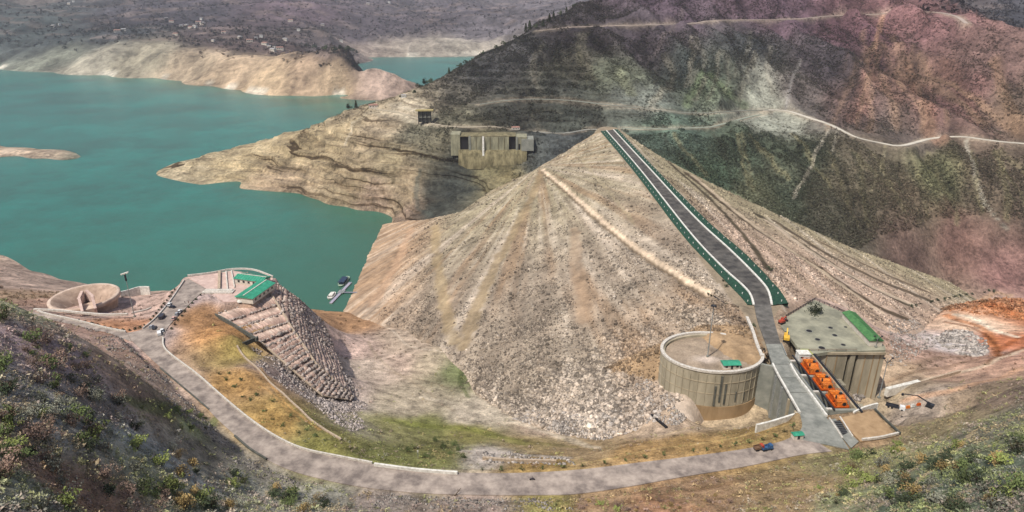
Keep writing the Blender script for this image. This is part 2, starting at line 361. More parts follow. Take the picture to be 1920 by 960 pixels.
# ------------------------------------------------------------------ fine relief
RR = np.exp(LR)
m_mid = sstep(520, 720, RR) * (1 - sstep(1500, 1900, RR))
m_far = sstep(1500, 1900, RR)
m_near = 1 - sstep(520, 720, RR)
wob = fbm(GX / 90, GY / 90, 3, 2) * 25
g_mid = ridged((GX + GY * .25 + wob) / 75, (GY + wob) / 230, 5, 3)
g_big = ridged((GX + GY * .3 + wob * 1.5) / 170, (GY + wob) / 420, 3, 34)
g_mid2 = fbm(GX / 22, GY / 30, 4, 8)
g_far = ridged(GX / 380 + fbm(GX / 500, GY / 500, 2, 4), GY / 650, 5, 6)
g_near = fbm(GX / 9, GY / 9, 5, 1)
shore = sstep(-2, 6, HG)
dmp = np.ones(GX.shape); bb = (RR > 500) & (RR < 1400)
dmp[bb] = sstep(0, 110, dist_poly(GX[bb], GY[bb], DAM_POLY, True))
dmp = dmp * (.45 + .55 * sstep(60, 260, GX))
H = HG + shore * AMP * (m_mid * dmp * (1.9 * g_mid + 2.1 * (g_big - .1) + .30 * g_mid2) + m_far * g_far * sstep(0, 60, HG) + m_near * g_near * .6)
# drawdown bands cut into the far abutment: ledges every ~6 m
pen = m_mid * sstep(-2, 3, HG) * (1 - sstep(84, 98, HG)) * (GX < -10) * (GY > 780)
hb = H + fbm(GX / 60, GY / 60, 3, 12) * 5
stp = hb / 12.0
frac = stp - np.floor(stp)
H = H + pen * ((np.floor(stp) + sstep(.30, .70, frac)) * 12.0 - hb) * .0
# far drawdown bank: small rills
H = H + m_far * sstep(1, 8, HG) * (1 - sstep(70, 100, HG)) * 7 * (ridged(GX / 55, GY / 160, 3, 41) - .3)
# ------------------------------------------------------------------ levelled ground: roads, yards
def zpts(L, z=CREST): return [atz2(a, b, z) for a, b in L]
ROAD_IN = zpts([(306, 632), (307, 648), (320, 664), (370, 702), (420, 746), (470, 787), (520, 820), (570, 842), (640, 857), (700, 870), (780, 880), (860, 886), (960, 887), (1080, 881), (1200, 867),
                (1300, 855), (1400, 841), (1470, 826), (1500, 808)])
ROAD_OUT = zpts([(246, 628), (272, 662), (322, 706), (372, 748), (402, 780), (432, 808), (482, 850), (540, 880), (620, 902), (700, 916), (800, 925), (900, 928), (1000, 928), (1080, 926), (1180, 912),
                 (1280, 894), (1400, 874), (1500, 853), (1560, 846)])
STREET_L = zpts([(238, 624), (268, 618), (290, 600), (318, 568), (352, 522)])
STREET_R = zpts([(306, 632), (316, 612), (340, 586), (370, 556), (388, 542)])
LEFT_UP = zpts([(62, 584), (90, 591), (140, 602), (200, 617), (238, 624)])
LEFT_DN = zpts([(62, 591), (90, 600), (150, 614), (215, 630), (246, 640)])
BR_L = zpts([(1413, 572), (1420, 600), (1436, 645), (1451, 688), (1475, 732), (1500, 776), (1504, 800), (1490, 822)])
BR_R = zpts([(1447, 572), (1451, 600), (1464, 645), (1488, 698), (1518, 739), (1549, 782), (1572, 812), (1592, 842)])
PLAT = zpts([(352, 520), (435, 508), (512, 522), (507, 540), (470, 566), (420, 566), (388, 542)])
YARD = zpts([(1549, 782), (1640, 768), (1688, 820), (1650, 830), (1592, 842), (1572, 812)])
FLATS = [(ROAD_IN + ROAD_OUT[::-1], CREST, 7), (STREET_L + STREET_R[::-1], CREST, 5), (LEFT_UP + LEFT_DN[::-1], CREST, 4), (BR_L[-3:] + BR_R[-3:][::-1], CREST, 4), (PLAT, CREST, 4), (YARD, CREST - .3, 5),
         (BR_L[:3] + BR_R[:3][::-1], CREST, 8),
         (zpts([(238, 624), (306, 632), (307, 648), (246, 640)]), CREST, 3)]
near_mask = RR < 700
nx, ny, nh = GX[near_mask], GY[near_mask], H[near_mask]
nbase = HG[near_mask]
for poly, z0, fall in FLATS:
    d = dist_poly(nx, ny, poly, True)
    d = np.where(inpoly(nx, ny, poly), 0, d)
    w = 1 - sstep(1.5, 1.5 + fall, d)
    nh = nh * (1 - w) + (z0 - 0.30) * w
H[near_mask] = nh

# hole for the spillway bays and the ground under the dam
in_dam = inpoly(GX, GY, DAM_POLY)
DZ = damz(GX, GY)
dd = np.full(GX.shape, 1e9)
near_d = (RR > 200) & (RR < 1300)
dd[near_d] = dist_poly(GX[near_d], GY[near_d], DAM_POLY, True)
H = np.where(in_dam, np.minimum(H, DZ - np.minimum(dd * .5, 6) - .4), H)
h_s = sampler(H)

# ------------------------------------------------------------------ hill roads cut into the slopes
HILL_ROADS = {
 'crest_left': ([(1136, 243), (1100, 245), (1060, 248), (1020, 250), (985, 247), (960, 243)], 5.5, (150, 148, 138)),
 'crest_right': ([(1165, 241), (1220, 241), (1310, 240), (1345, 235), (1400, 221), (1440, 212)], 5, (150, 156, 140)),
 'upper_left': ([(900, 196), (950, 188), (1000, 186), (1060, 188), (1130, 195), (1200, 203), (1280, 212), (1340, 211), (1390, 208), (1440, 206)], 5, (132, 134, 122)),
 'upper': ([(1430, 207), (1450, 206), (1480, 209), (1520, 222), (1560, 234), (1600, 256), (1650, 269), (1690, 273), (1740, 262),
            (1800, 255), (1860, 264), (1940, 271)], 7, (204, 196, 180)),
 'top': ([(1010, 58), (1060, 52), (1100, 50), (1200, 47), (1300, 44), (1340, 38), (1480, 36), (1560, 30), (1640, 27), (1740, 22), (1790, 30), (1812, 44)], 7, (176, 160, 148)),
 'abutment': ([(960, 243), (920, 236), (880, 238), (830, 236), (790, 226), (750, 212), (700, 204)], 5, (178, 166, 144)),
}
ROADS3 = {}
for nm, (pp, wd, c) in HILL_ROADS.items():
    q = march([p[0] for p in pp], [p[1] for p in pp], h_s)
    q = np.array(dense(q, 8.0))
    for _ in range(6): q[1:-1, 2] = (q[:-2, 2] + q[1:-1, 2] * 2 + q[2:, 2]) / 4
    ROADS3[nm] = (q, wd, c)
    bb = (GX > q[:, 0].min() - 60) & (GX < q[:, 0].max() + 60) & (GY > q[:, 1].min() - 60) & (GY < q[:, 1].max() + 60)
    x, y = GX[bb], GY[bb]
    best = np.full(x.shape, 1e9); zz = np.zeros(x.shape)
    for i in range(len(q) - 1):
        dx, dy = q[i + 1, :2] - q[i, :2]; L = dx * dx + dy * dy + 1e-9
        t = np.clip(((x - q[i, 0]) * dx + (y - q[i, 1]) * dy) / L, 0, 1)
        d = np.hypot(x - q[i, 0] - t * dx, y - q[i, 1] - t * dy)
        m = d < best
        best = np.where(m, d, best); zz = np.where(m, q[i, 2] + t * (q[i + 1, 2] - q[i, 2]), zz)
    w = 1 - sstep(wd * .9, wd * 2.6, best)
    H[bb] = H[bb] * (1 - w) + (zz - .2) * w
    # pale cut bank beside the road
    e = (1 - sstep(wd * .8, wd * 2.0, best)) * .55
    BASECOL[bb] = BASECOL[bb] * (1 - e[:, None]) + lin((165, 150, 130)) * e[:, None]
h_s = sampler(H)

def surf(x, y):
    return np.maximum(h_s(x, y), np.where(inpoly(x, y, DAM_POLY), damz(x, y), -999))

def gnd(px, py):
    return march([px], [py], surf)[0]
def gnds(L):
    return march([p[0] for p in L], [p[1] for p in L], surf)

# ------------------------------------------------------------------ ground colour: scars, tracks, strata
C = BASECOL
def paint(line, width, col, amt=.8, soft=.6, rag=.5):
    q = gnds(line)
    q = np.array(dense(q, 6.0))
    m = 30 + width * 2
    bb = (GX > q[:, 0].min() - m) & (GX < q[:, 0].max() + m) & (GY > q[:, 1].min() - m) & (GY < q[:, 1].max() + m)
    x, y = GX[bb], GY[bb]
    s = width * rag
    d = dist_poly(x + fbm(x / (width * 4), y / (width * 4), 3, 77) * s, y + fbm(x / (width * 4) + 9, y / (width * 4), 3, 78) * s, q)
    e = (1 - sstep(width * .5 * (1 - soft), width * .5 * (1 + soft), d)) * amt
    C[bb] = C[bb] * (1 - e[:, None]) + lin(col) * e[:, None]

pale = (190, 182, 164)
for L, w, c, a in [
    ([(1556, 240), (1540, 268), (1528, 292), (1512, 325), (1498, 352), (1488, 372)], 4, pale, .85),
    ([(1572, 240), (1566, 262), (1560, 285)], 3, pale, .6), ([(1812, 262), (1818, 290), (1830, 330), (1838, 362), (1846, 385)], 4.5, pale, .75), ([(1846, 385), (1870, 410), (1890, 430)], 3, pale, .55),
    ([(1662, 272), (1655, 300), (1640, 340), (1630, 362)], 3, (170, 160, 130), .5), ([(1502, 112), (1488, 140), (1480, 170), (1474, 205)], 5, (150, 145, 140), .6),
    ([(1700, 120), (1720, 170), (1745, 230), (1772, 262)], 18, (164, 124, 100), .4), ([(1640, 90), (1630, 150), (1600, 220)], 20, (158, 116, 98), .3), ([(1780, 110), (1800, 170), (1840, 230)], 20, (146, 108, 92), .3),
    ([(1860, 120), (1890, 180), (1915, 240)], 20, (150, 120, 90), .4), ([(1655, 30), (1648, 60), (1640, 90)], 9, (190, 150, 120), .5),
    ([(1095, 60), (1085, 95), (1095, 130), (1110, 150)], 16, (128, 122, 100), .45), ([(1160, 125), (1165, 150), (1180, 175)], 16, (138, 140, 112), .45), ([(1335, 140), (1300, 175), (1290, 200)], 14, (126, 140, 104), .5),
    ([(1335, 140), (1370, 175), (1400, 200)], 14, (126, 140, 104), .5), ([(1280, 20), (1260, 60), (1220, 110)], 8, (120, 108, 104), .4), ([(1410, 60), (1400, 100), (1380, 140)], 8, (120, 116, 104), .4),
    ([(1010, 240), (1000, 215), (1020, 205), (1050, 212)], 6, (120, 116, 100), .4),
    ([(735, 208), (760, 222), (800, 232), (840, 238)], 9, (204, 192, 168), .7), ([(655, 240), (670, 225), (700, 210), (730, 210)], 10, (200, 186, 160), .7), ([(660, 240), (655, 255), (645, 270)], 5, (214, 200, 176), .8),
    # dark seams of the banded rock
    ([(400, 306), (470, 300), (560, 290), (640, 285)], 2.2, (84, 70, 48), .9), ([(420, 322), (500, 318), (590, 318), (660, 330)], 2.4, (108, 92, 66), .7), ([(560, 270), (620, 262), (700, 268), (740, 280)], 2.2, (96, 84, 62), .7),
    ([(600, 250), (660, 252), (700, 262)], 2.0, (100, 86, 64), .6), ([(700, 268), (680, 290), (655, 300), (690, 320), (740, 340)], 3.2, (86, 78, 58), .75), ([(600, 340), (660, 352), (730, 372), (790, 400)], 2.4, (110, 92, 70), .7),
    ([(450, 340), (520, 338), (600, 345), (670, 368), (740, 395)], 2.2, (120, 100, 76), .6), ([(640, 240), (625, 262), (600, 290), (560, 315)], 2.0, (104, 90, 64), .6), ([(700, 300), (650, 312), (600, 308)], 2, (104, 90, 64), .6),
    ([(430, 300), (400, 312), (330, 318)], 2, (120, 104, 76), .5), ([(790, 322), (780, 350), (785, 385), (810, 405)], 6, (70, 76, 70), .6), ([(300, 333), (380, 343), (450, 341)], 2.5, (206, 190, 160), .6),
    # footpaths, drains on the bench
    ([(490, 690), (530, 750), (600, 805)], 1.6, (206, 160, 100), .7), ([(455, 690), (500, 730), (560, 790)], 1.2, (196, 150, 92), .4),
    ([(670, 590), (720, 610), (770, 650), (830, 660)], 1.4, (208, 192, 172), .7), ([(760, 612), (800, 632), (850, 628)], 1.2, (110, 96, 70), .5), ([(700, 690), (760, 705), (840, 728)], 1.6, (120, 104, 84), .5),
    ([(690, 640), (720, 680), (780, 720), (850, 770)], 2.2, (150, 134, 112), .5), ([(790, 745), (860, 760), (960, 790), (1060, 820), (1120, 838)], 5, (196, 182, 160), .6), ([(860, 800), (960, 822), (1080, 838)], 5, (112, 104, 60), .5),
    ([(730, 790), (800, 800), (900, 808), (980, 830)], 9, (122, 126, 58), .5), ([(855, 660), (872, 680), (862, 710), (880, 745)], 3, (84, 92, 56), .7),
    ([(870, 845), (960, 850), (1060, 858)], 5, (186, 174, 162), .7), ([(1090, 868), (1180, 852), (1280, 836), (1400, 815), (1480, 795)], 1.4, (206, 176, 120), .5), ([(1080, 858), (1160, 838), (1250, 815), (1360, 802)], 1.6, (190, 165, 130), .6),
    ([(60, 548), (120, 570), (110, 580)], 3, (140, 108, 84), .5), ([(0, 520), (60, 535), (100, 545)], 2, (206, 180, 160), .5), ([(225, 590), (300, 585), (320, 562)], 1.8, (206, 180, 164), .5),
    # right: haul roads and the orange cut
    ([(1725, 585), (1760, 575), (1800, 563), (1850, 556), (1900, 556)], 5, (196, 162, 132), .8), ([(1775, 590), (1800, 600), (1850, 618), (1865, 645), (1862, 668)], 7, (176, 110, 62), .7),
    ([(1790, 590), (1830, 600), (1870, 622), (1910, 632)], 4.5, (228, 210, 186), .85), ([(1850, 570), (1890, 585), (1919, 600)], 10, (198, 112, 56), .6), ([(1870, 660), (1900, 640), (1919, 632)], 4, (150, 84, 44), .7),
    ([(1660, 735), (1720, 715), (1790, 700), (1860, 678), (1919, 655)], 4, (206, 186, 160), .7), ([(1665, 715), (1740, 695), (1830, 675)], 4, (120, 96, 74), .5), ([(1700, 748), (1800, 730), (1919, 690)], 5, (198, 156, 124), .6),
    ([(1700, 690), (1760, 670), (1820, 668)], 6, (124, 104, 82), .5), ([(1720, 905), (1760, 870), (1800, 835), (1830, 805)], 2.0, (190, 168, 134), .8), ([(1640, 955), (1720, 905)], 1.6, (170, 150, 110), .5),
    ([(1745, 597), (1770, 581), (1820, 571), (1875, 563)], 3, (104, 78, 52), .8), ([(1772, 604), (1830, 619), (1866, 645), (1871, 668)], 3, (120, 72, 40), .8), ([(1850, 682), (1890, 662), (1919, 651)], 3, (108, 72, 44), .7),
    # cut slope by the road
    ([(560, 900), (600, 885)], 2, (120, 110, 98), .4), ([(1060, 950), (1200, 938), (1400, 900)], 3, (112, 84, 56), .4), ([(1300, 952), (1400, 920), (1500, 890)], 3, (104, 84, 54), .4),
    ([(250, 760), (320, 770), (400, 785)], 4, (96, 112, 58), .6), ([(840, 945), (862, 922)], 1.0, (70, 60, 54), .6)]:
    paint(L, w, c, a)

# bands by level on the far abutment and the far banks
# ribs and gullies of the big hill: paler spurs, darker clefts
rb = random.Random(21)
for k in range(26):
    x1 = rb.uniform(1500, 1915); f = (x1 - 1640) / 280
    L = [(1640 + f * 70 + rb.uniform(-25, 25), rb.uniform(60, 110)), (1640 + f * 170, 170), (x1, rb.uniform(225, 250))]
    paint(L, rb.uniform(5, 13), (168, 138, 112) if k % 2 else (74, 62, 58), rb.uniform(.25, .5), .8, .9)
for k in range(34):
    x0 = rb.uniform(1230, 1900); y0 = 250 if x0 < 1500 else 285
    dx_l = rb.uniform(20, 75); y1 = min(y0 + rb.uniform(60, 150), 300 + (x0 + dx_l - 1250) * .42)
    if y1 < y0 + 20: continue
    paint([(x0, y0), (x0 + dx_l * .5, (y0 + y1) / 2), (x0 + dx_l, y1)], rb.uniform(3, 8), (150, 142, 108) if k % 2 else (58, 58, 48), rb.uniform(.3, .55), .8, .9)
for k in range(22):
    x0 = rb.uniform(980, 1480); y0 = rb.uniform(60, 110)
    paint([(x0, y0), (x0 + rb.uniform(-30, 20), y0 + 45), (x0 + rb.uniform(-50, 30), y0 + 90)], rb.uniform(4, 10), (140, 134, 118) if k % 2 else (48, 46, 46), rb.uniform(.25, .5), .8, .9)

mid = (RR > 700) & (RR < 1500) & (GX < 0) & (H < 80)
hh = H + fbm(GX / 70, GY / 70, 3, 55) * 6
band = vnoise(hh / 4.5, GX / 400, 61) * .5 + vnoise(hh / 9.0, GX / 300, 62) * .5
C[mid] *= (.78 + .40 * band[mid])[:, None]
st_dark = 0 * (1 - sstep(.0, .16, np.abs(hh / 12.0 - np.floor(hh / 12.0) - .5))) * .6
C[mid] *= (1 - st_dark[mid])[:, None]
farb = (RR > 1500) & (H < 85)
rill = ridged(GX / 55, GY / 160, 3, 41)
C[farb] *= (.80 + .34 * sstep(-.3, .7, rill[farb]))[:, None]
lip = farb & (H < 18) & (RR > 1750)
pl = sstep(.55, .85, vnoise(GX / 45, GY / 200, 44)) * (1 - sstep(9, 18, H)) * .8
C[lip] = C[lip] * (1 - pl[lip][:, None] * .7) + lin((222, 214, 196)) * (pl[lip][:, None] * .7)
# terraced fields and paths of the far hills
ff = (RR > 1900) & (H > 95)
fld = sstep(.55, .8, vnoise(GX / 110, GY / 60, 46)) * .35
C[ff] = C[ff] * (1 - fld[ff][:, None]) + lin((150, 132, 122)) * fld[ff][:, None]
# mottling everywhere
mott = 1 + .34 * fbm(TH * 70, LR * 40, 4, 91) + .24 * fbm(TH * 18, LR * 12, 3, 92)
hillm = (m_mid * sstep(85, 120, H) + m_far * sstep(80, 110, H))
C *= np.clip(mott, .5, 1.6)[..., None]
gl = 1 + hillm * m_mid * .55 * (g_big - .1) + m_far * sstep(80, 110, H) * .55 * (g_far - .15) + hillm * .7 * g_mid * m_mid + hillm * .34 * ridged((GX + GY * .25 + wob) / 26, (GY + wob) / 120, 4, 23) + hillm * .25 * fbm(GX / 9, GY / 16, 3, 24)  # gully scrub and relief shade put into the colour: dark clefts, pale ridges
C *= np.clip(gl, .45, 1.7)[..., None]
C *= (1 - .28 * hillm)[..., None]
C = np.clip(C, .004, .85)

# ------------------------------------------------------------------ mesh builders
def link(ob, parent=None):
    COL.objects.link(ob)
    if parent is not None: ob.parent = parent
    return ob

def np_mesh(name, verts, faces, mat, parent=None, col=None, smooth=False, fmat=None, bandw=None):
    """verts (n,3), faces (m,3|4) arrays"""
    me = bpy.data.meshes.new(name)
    verts = np.asarray(verts, np.float32); faces = np.asarray(faces, np.int32)
    k = faces.shape[1]
    me.vertices.add(len(verts)); me.vertices.foreach_set('co', verts.ravel())
    me.loops.add(faces.size); me.loops.foreach_set('vertex_index', faces.ravel())
    me.polygons.add(len(faces))
    me.polygons.foreach_set('loop_start', np.arange(0, faces.size, k, dtype=np.int32))
    me.polygons.foreach_set('loop_total', np.full(len(faces), k, np.int32))
    if smooth: me.polygons.foreach_set('use_smooth', np.ones(len(faces), bool))
    if col is not None:
        a = me.attributes.new('Col', 'FLOAT_COLOR', 'POINT')
        cc = np.ones((len(verts), 4), np.float32); cc[:, :3] = col
        a.data.foreach_set('color', cc.ravel())
    if bandw is not None:
        a = me.attributes.new('Band', 'FLOAT', 'POINT'); a.data.foreach_set('value', np.asarray(bandw, np.float32))
    for m in (mat if isinstance(mat, (list, tuple)) else [mat]): me.materials.append(m)
    if fmat is not None: me.polygons.foreach_set('material_index', np.asarray(fmat, np.int32))
    me.update(calc_edges=True); me.validate()
    return link(bpy.data.objects.new(name, me), parent)

class MB:
    """collects simple solids and links them as ONE mesh"""
    def __init__(s): s.v = []; s.f = []; s.m = []
    def add(s, vs, fs, mi=0):
        o = len(s.v); s.v += [tuple(map(float, p)) for p in vs]
        s.f += [tuple(o + i for i in f) for f in fs]; s.m += [mi] * len(fs)
    def box(s, c, size, rz=0.0, mi=0, M=None, taper=1.0):
        sx, sy, sz = size[0] / 2, size[1] / 2, size[2] / 2
        vs = []
        for z in (-sz, sz):
            k = taper if z > 0 else 1
            for x, y in ((-sx, -sy), (sx, -sy), (sx, sy), (-sx, sy)): vs.append(Vector((x * k, y * k, z)))
        R = M if M is not None else Matrix.Rotation(rz, 3, 'Z')
        s.add([R @ p + Vector(c) for p in vs], [(0, 3, 2, 1), (4, 5, 6, 7), (0, 1, 5, 4), (1, 2, 6, 5), (2, 3, 7, 6), (3, 0, 4, 7)], mi)
    def bar(s, a, b, w, h=None, mi=0):
        a, b = Vector(a), Vector(b); h = h or w
        d = b - a; L = d.length
        if L < 1e-6: return
        q = d.to_track_quat('Y', 'Z').to_matrix()
        s.box((a + b) / 2, (w, L, h), M=q, mi=mi)
    def tube(s, a, b, r0, r1=None, n=10, mi=0):
        a, b = Vector(a), Vector(b); r1 = r0 if r1 is None else r1
        q = (b - a).to_track_quat('Z', 'X').to_matrix()
        vs = []
        for p, r in ((a, r0), (b, r1)):
            for k in range(n):
                t = 2 * math.pi * k / n; vs.append(p + q @ Vector((r * math.cos(t), r * math.sin(t), 0)))
        fs = [(k, (k + 1) % n, n + (k + 1) % n, n + k) for k in range(n)] + [tuple(range(n - 1, -1, -1)), tuple(range(n, 2 * n))]
        s.add(vs, fs, mi)
    def prism(s, poly, z0, z1, mi=0):
        n = len(poly)
        a = sum(poly[i][0] * poly[(i + 1) % n][1] - poly[(i + 1) % n][0] * poly[i][1] for i in range(n))
        if a < 0: poly = poly[::-1]
        s.add([(p[0], p[1], z0) for p in poly] + [(p[0], p[1], z1) for p in poly],
              [tuple(range(n - 1, -1, -1)), tuple(range(n, 2 * n))] + [(i, (i + 1) % n, n + (i + 1) % n, n + i) for i in range(n)], mi)
    def ribbon(s, A, B, th=0.3, mi=0):
        """slab between two edge polylines (x,y,z tops)"""
        n = len(A)
        vs = [tuple(p) for p in A] + [tuple(p) for p in B] + [(p[0], p[1], p[2] - th) for p in A] + [(p[0], p[1], p[2] - th) for p in B]
        fs = []
        for i in range(n - 1):
            fs += [(i, i + 1, n + i + 1, n + i), (2 * n + i, 3 * n + i, 3 * n + i + 1, 2 * n + i + 1), (i, 2 * n + i, 2 * n + i + 1, i + 1), (n + i, n + i + 1, 3 * n + i + 1, 3 * n + i)]
        fs += [(0, n, 3 * n, 2 * n), (n - 1, 3 * n - 1, 4 * n - 1, 2 * n - 1)]
        s.add(vs, fs, mi)
    def sweep(s, line, w, h, mi=0, z0=0.0):
        """wall of width w and height h along a polyline"""
        P = [Vector(p) for p in line]; A = []; B = []
        for i, p in enumerate(P):
            d = (P[min(i + 1, len(P) - 1)] - P[max(i - 1, 0)]); d.z = 0; d.normalize()
            nrm = Vector((-d.y, d.x, 0)) * (w / 2)
            A.append(p + nrm + Vector((0, 0, z0 + h))); B.append(p - nrm + Vector((0, 0, z0 + h)))
        s.ribbon(A, B, h, mi)
    def build(s, name, mats, parent=None, smooth=False):
        me = bpy.data.meshes.new(name)
        me.from_pydata(s.v, [], s.f)
        for m in (mats if isinstance(mats, (list, tuple)) else [mats]): me.materials.append(m)
        if any(s.m): me.polygons.foreach_set('material_index', s.m)
        if smooth: me.polygons.foreach_set('use_smooth', [True] * len(me.polygons))
        bm = bmesh.new(); bm.from_mesh(me); bmesh.ops.recalc_face_normals(bm, faces=bm.faces); bm.to_mesh(me); bm.free()
        me.update()
        return link(bpy.data.objects.new(name, me), parent)

def tag(o, label=None, cat=None, group=None, kind=None):
    if label: o['label'] = label
    if cat: o['category'] = cat
    if group: o['group'] = group
    if kind: o['kind'] = kind
    return o

def thing(name, loc, label, cat, group=None, rz=0.0):
    o = bpy.data.objects.new(name, None); o.location = loc; o.rotation_euler = (0, 0, rz); o.empty_display_size = .5
    COL.objects.link(o)
    return tag(o, label, cat, group)

def copy_tree(o, parent=None):
    c = o.copy(); COL.objects.link(c)
    if parent is not None: c.parent = parent
    for ch in list(o.children): copy_tree(ch, c)
    return c

# ------------------------------------------------------------------ materials
def newmat(name):
    m = bpy.data.materials.new(name); m.use_nodes = True
    nt = m.node_tree; b = nt.nodes['Principled BSDF']
    return m, nt, b

def N(nt, typ, **kw):
    n = nt.nodes.new(typ)
    for k, v in kw.items():
        if k in n.inputs: n.inputs[k].default_value = v
        else: setattr(n, k, v)
    return n

def worn(name, c1, c2, scale=.5, rough=.85, bump=.3, metal=0.0, detail=8, streak=None, spec=.3):
    """two-tone weathered surface; c in display values"""
    m, nt, b = newmat(name)
    tc = N(nt, 'ShaderNodeNewGeometry')
    mp = N(nt, 'ShaderNodeMapping')
    if streak: mp.inputs['Scale'].default_value = streak
    nt.links.new(tc.outputs['Position'], mp.inputs[0])
    no = N(nt, 'ShaderNodeTexNoise', Scale=scale, Detail=detail, Roughness=.65)
    nt.links.new(mp.outputs[0], no.inputs['Vector'])
    cr = N(nt, 'ShaderNodeValToRGB')
    cr.color_ramp.elements[0].position = .36; cr.color_ramp.elements[1].position = .66
    cr.color_ramp.elements[0].color = (*lin(c1), 1); cr.color_ramp.elements[1].color = (*lin(c2), 1)
    nt.links.new(no.outputs[0], cr.inputs[0]); nt.links.new(cr.outputs[0], b.inputs['Base Color'])
    b.inputs['Roughness'].default_value = rough; b.inputs['Metallic'].default_value = metal
    b.inputs['Specular IOR Level'].default_value = spec
    if bump:
        bp = N(nt, 'ShaderNodeBump', Strength=bump, Distance=.2)
        nt.links.new(no.outputs[0], bp.inputs['Height']); nt.links.new(bp.outputs[0], b.inputs['Normal'])
    return m

def cover(name, s1, s2, contrast=.5, bump=.6, dist=1.0, strata=0):
    """ground whose colour is its own surveyed cover, broken up by grain"""
    m, nt, b = newmat(name)
    at = N(nt, 'ShaderNodeAttribute', attribute_name='Col')
    g = N(nt, 'ShaderNodeNewGeometry')
    n1 = N(nt, 'ShaderNodeTexNoise', Scale=s1, Detail=10, Roughness=.7)
    n2 = N(nt, 'ShaderNodeTexNoise', Scale=s2, Detail=6, Roughness=.65)
    nt.links.new(g.outputs['Position'], n1.inputs['Vector']); nt.links.new(g.outputs['Position'], n2.inputs['Vector'])
    ad = N(nt, 'ShaderNodeMath', operation='ADD'); nt.links.new(n1.outputs[0], ad.inputs[0]); nt.links.new(n2.outputs[0], ad.inputs[1])
    mr = N(nt, 'ShaderNodeMapRange'); mr.inputs['From Min'].default_value = .7; mr.inputs['From Max'].default_value = 1.3
    mr.inputs['To Min'].default_value = 1 - contrast; mr.inputs['To Max'].default_value = 1 + contrast
    nt.links.new(ad.outputs[0], mr.inputs['Value'])
    mx = N(nt, 'ShaderNodeVectorMath', operation='SCALE')
    nt.links.new(at.outputs['Color'], mx.inputs[0]); nt.links.new(mr.outputs[0], mx.inputs['Scale'])
    if strata:
        sx = N(nt, 'ShaderNodeSeparateXYZ'); nt.links.new(g.outputs['Position'], sx.inputs[0])
        nw = N(nt, 'ShaderNodeTexNoise', Scale=.012, Detail=4); nt.links.new(g.outputs['Position'], nw.inputs['Vector'])
        w1 = N(nt, 'ShaderNodeMath', operation='MULTIPLY_ADD'); w1.inputs[1].default_value = 22.0; nt.links.new(nw.outputs[0], w1.inputs[0]); nt.links.new(sx.outputs['Z'], w1.inputs[2])
        cb = N(nt, 'ShaderNodeCombineXYZ')
        k1 = N(nt, 'ShaderNodeMath', operation='MULTIPLY'); k1.inputs[1].default_value = .004; nt.links.new(sx.outputs['X'], k1.inputs[0])
        k2 = N(nt, 'ShaderNodeMath', operation='MULTIPLY'); k2.inputs[1].default_value = strata; nt.links.new(w1.outputs[0], k2.inputs[0])
        nt.links.new(k1.outputs[0], cb.inputs[0]); nt.links.new(k2.outputs[0], cb.inputs[2])
        nb = N(nt, 'ShaderNodeTexNoise', Scale=1.0, Detail=3, Roughness=.6); nt.links.new(cb.outputs[0], nb.inputs['Vector'])
        rp = N(nt, 'ShaderNodeValToRGB'); e = rp.color_ramp.elements
        e[0].position = .385; e[0].color = (.20, .17, .14, 1); e[1].position = .45; e[1].color = (.86, .84, .80, 1)
        q = rp.color_ramp.elements.new(.56); q.color = (1.0, 1.0, 1.0, 1); q = rp.color_ramp.elements.new(.66); q.color = (1.45, 1.42, 1.36, 1)
        nt.links.new(nb.outputs[0], rp.inputs[0])
        bw = N(nt, 'ShaderNodeAttribute', attribute_name='Band')
        mm = N(nt, 'ShaderNodeMix'); mm.data_type = 'RGBA'; mm.inputs['A'].default_value = (1, 1, 1, 1)
        nt.links.new(bw.outputs['Fac'], mm.inputs['Factor']); nt.links.new(rp.outputs[0], mm.inputs['B'])
        m2 = N(nt, 'ShaderNodeVectorMath', operation='MULTIPLY'); nt.links.new(mx.outputs[0], m2.inputs[0]); nt.links.new(mm.outputs['Result'], m2.inputs[1]); mx = m2
    nt.links.new(mx.outputs[0], b.inputs['Base Color'])
    b.inputs['Roughness'].default_value = .95; b.inputs['Specular IOR Level'].default_value = .1
    bp = N(nt, 'ShaderNodeBump', Strength=bump, Distance=dist)
    nt.links.new(ad.outputs[0], bp.inputs['Height']); nt.links.new(bp.outputs[0], b.inputs['Normal'])
    return m

M_GROUND = cover('ground_cover', .9, .16, .75, 1.0, .7)
M_HILL = cover('hill_cover', .22, .035, .8, 1.0, 5.0, .16)
M_FAR = cover('far_hill_cover', .05, .010, .65, 1.0, 14.0)
M_DAM = cover('rockfill_cover', .55, .10, .36, .9, .8)
M_STONE = cover('stone_cover', 1.2, .3, .3, .5, .3)
M_LEAF = cover('leaf_cover', 1.5, .4, .3, 0, .1)

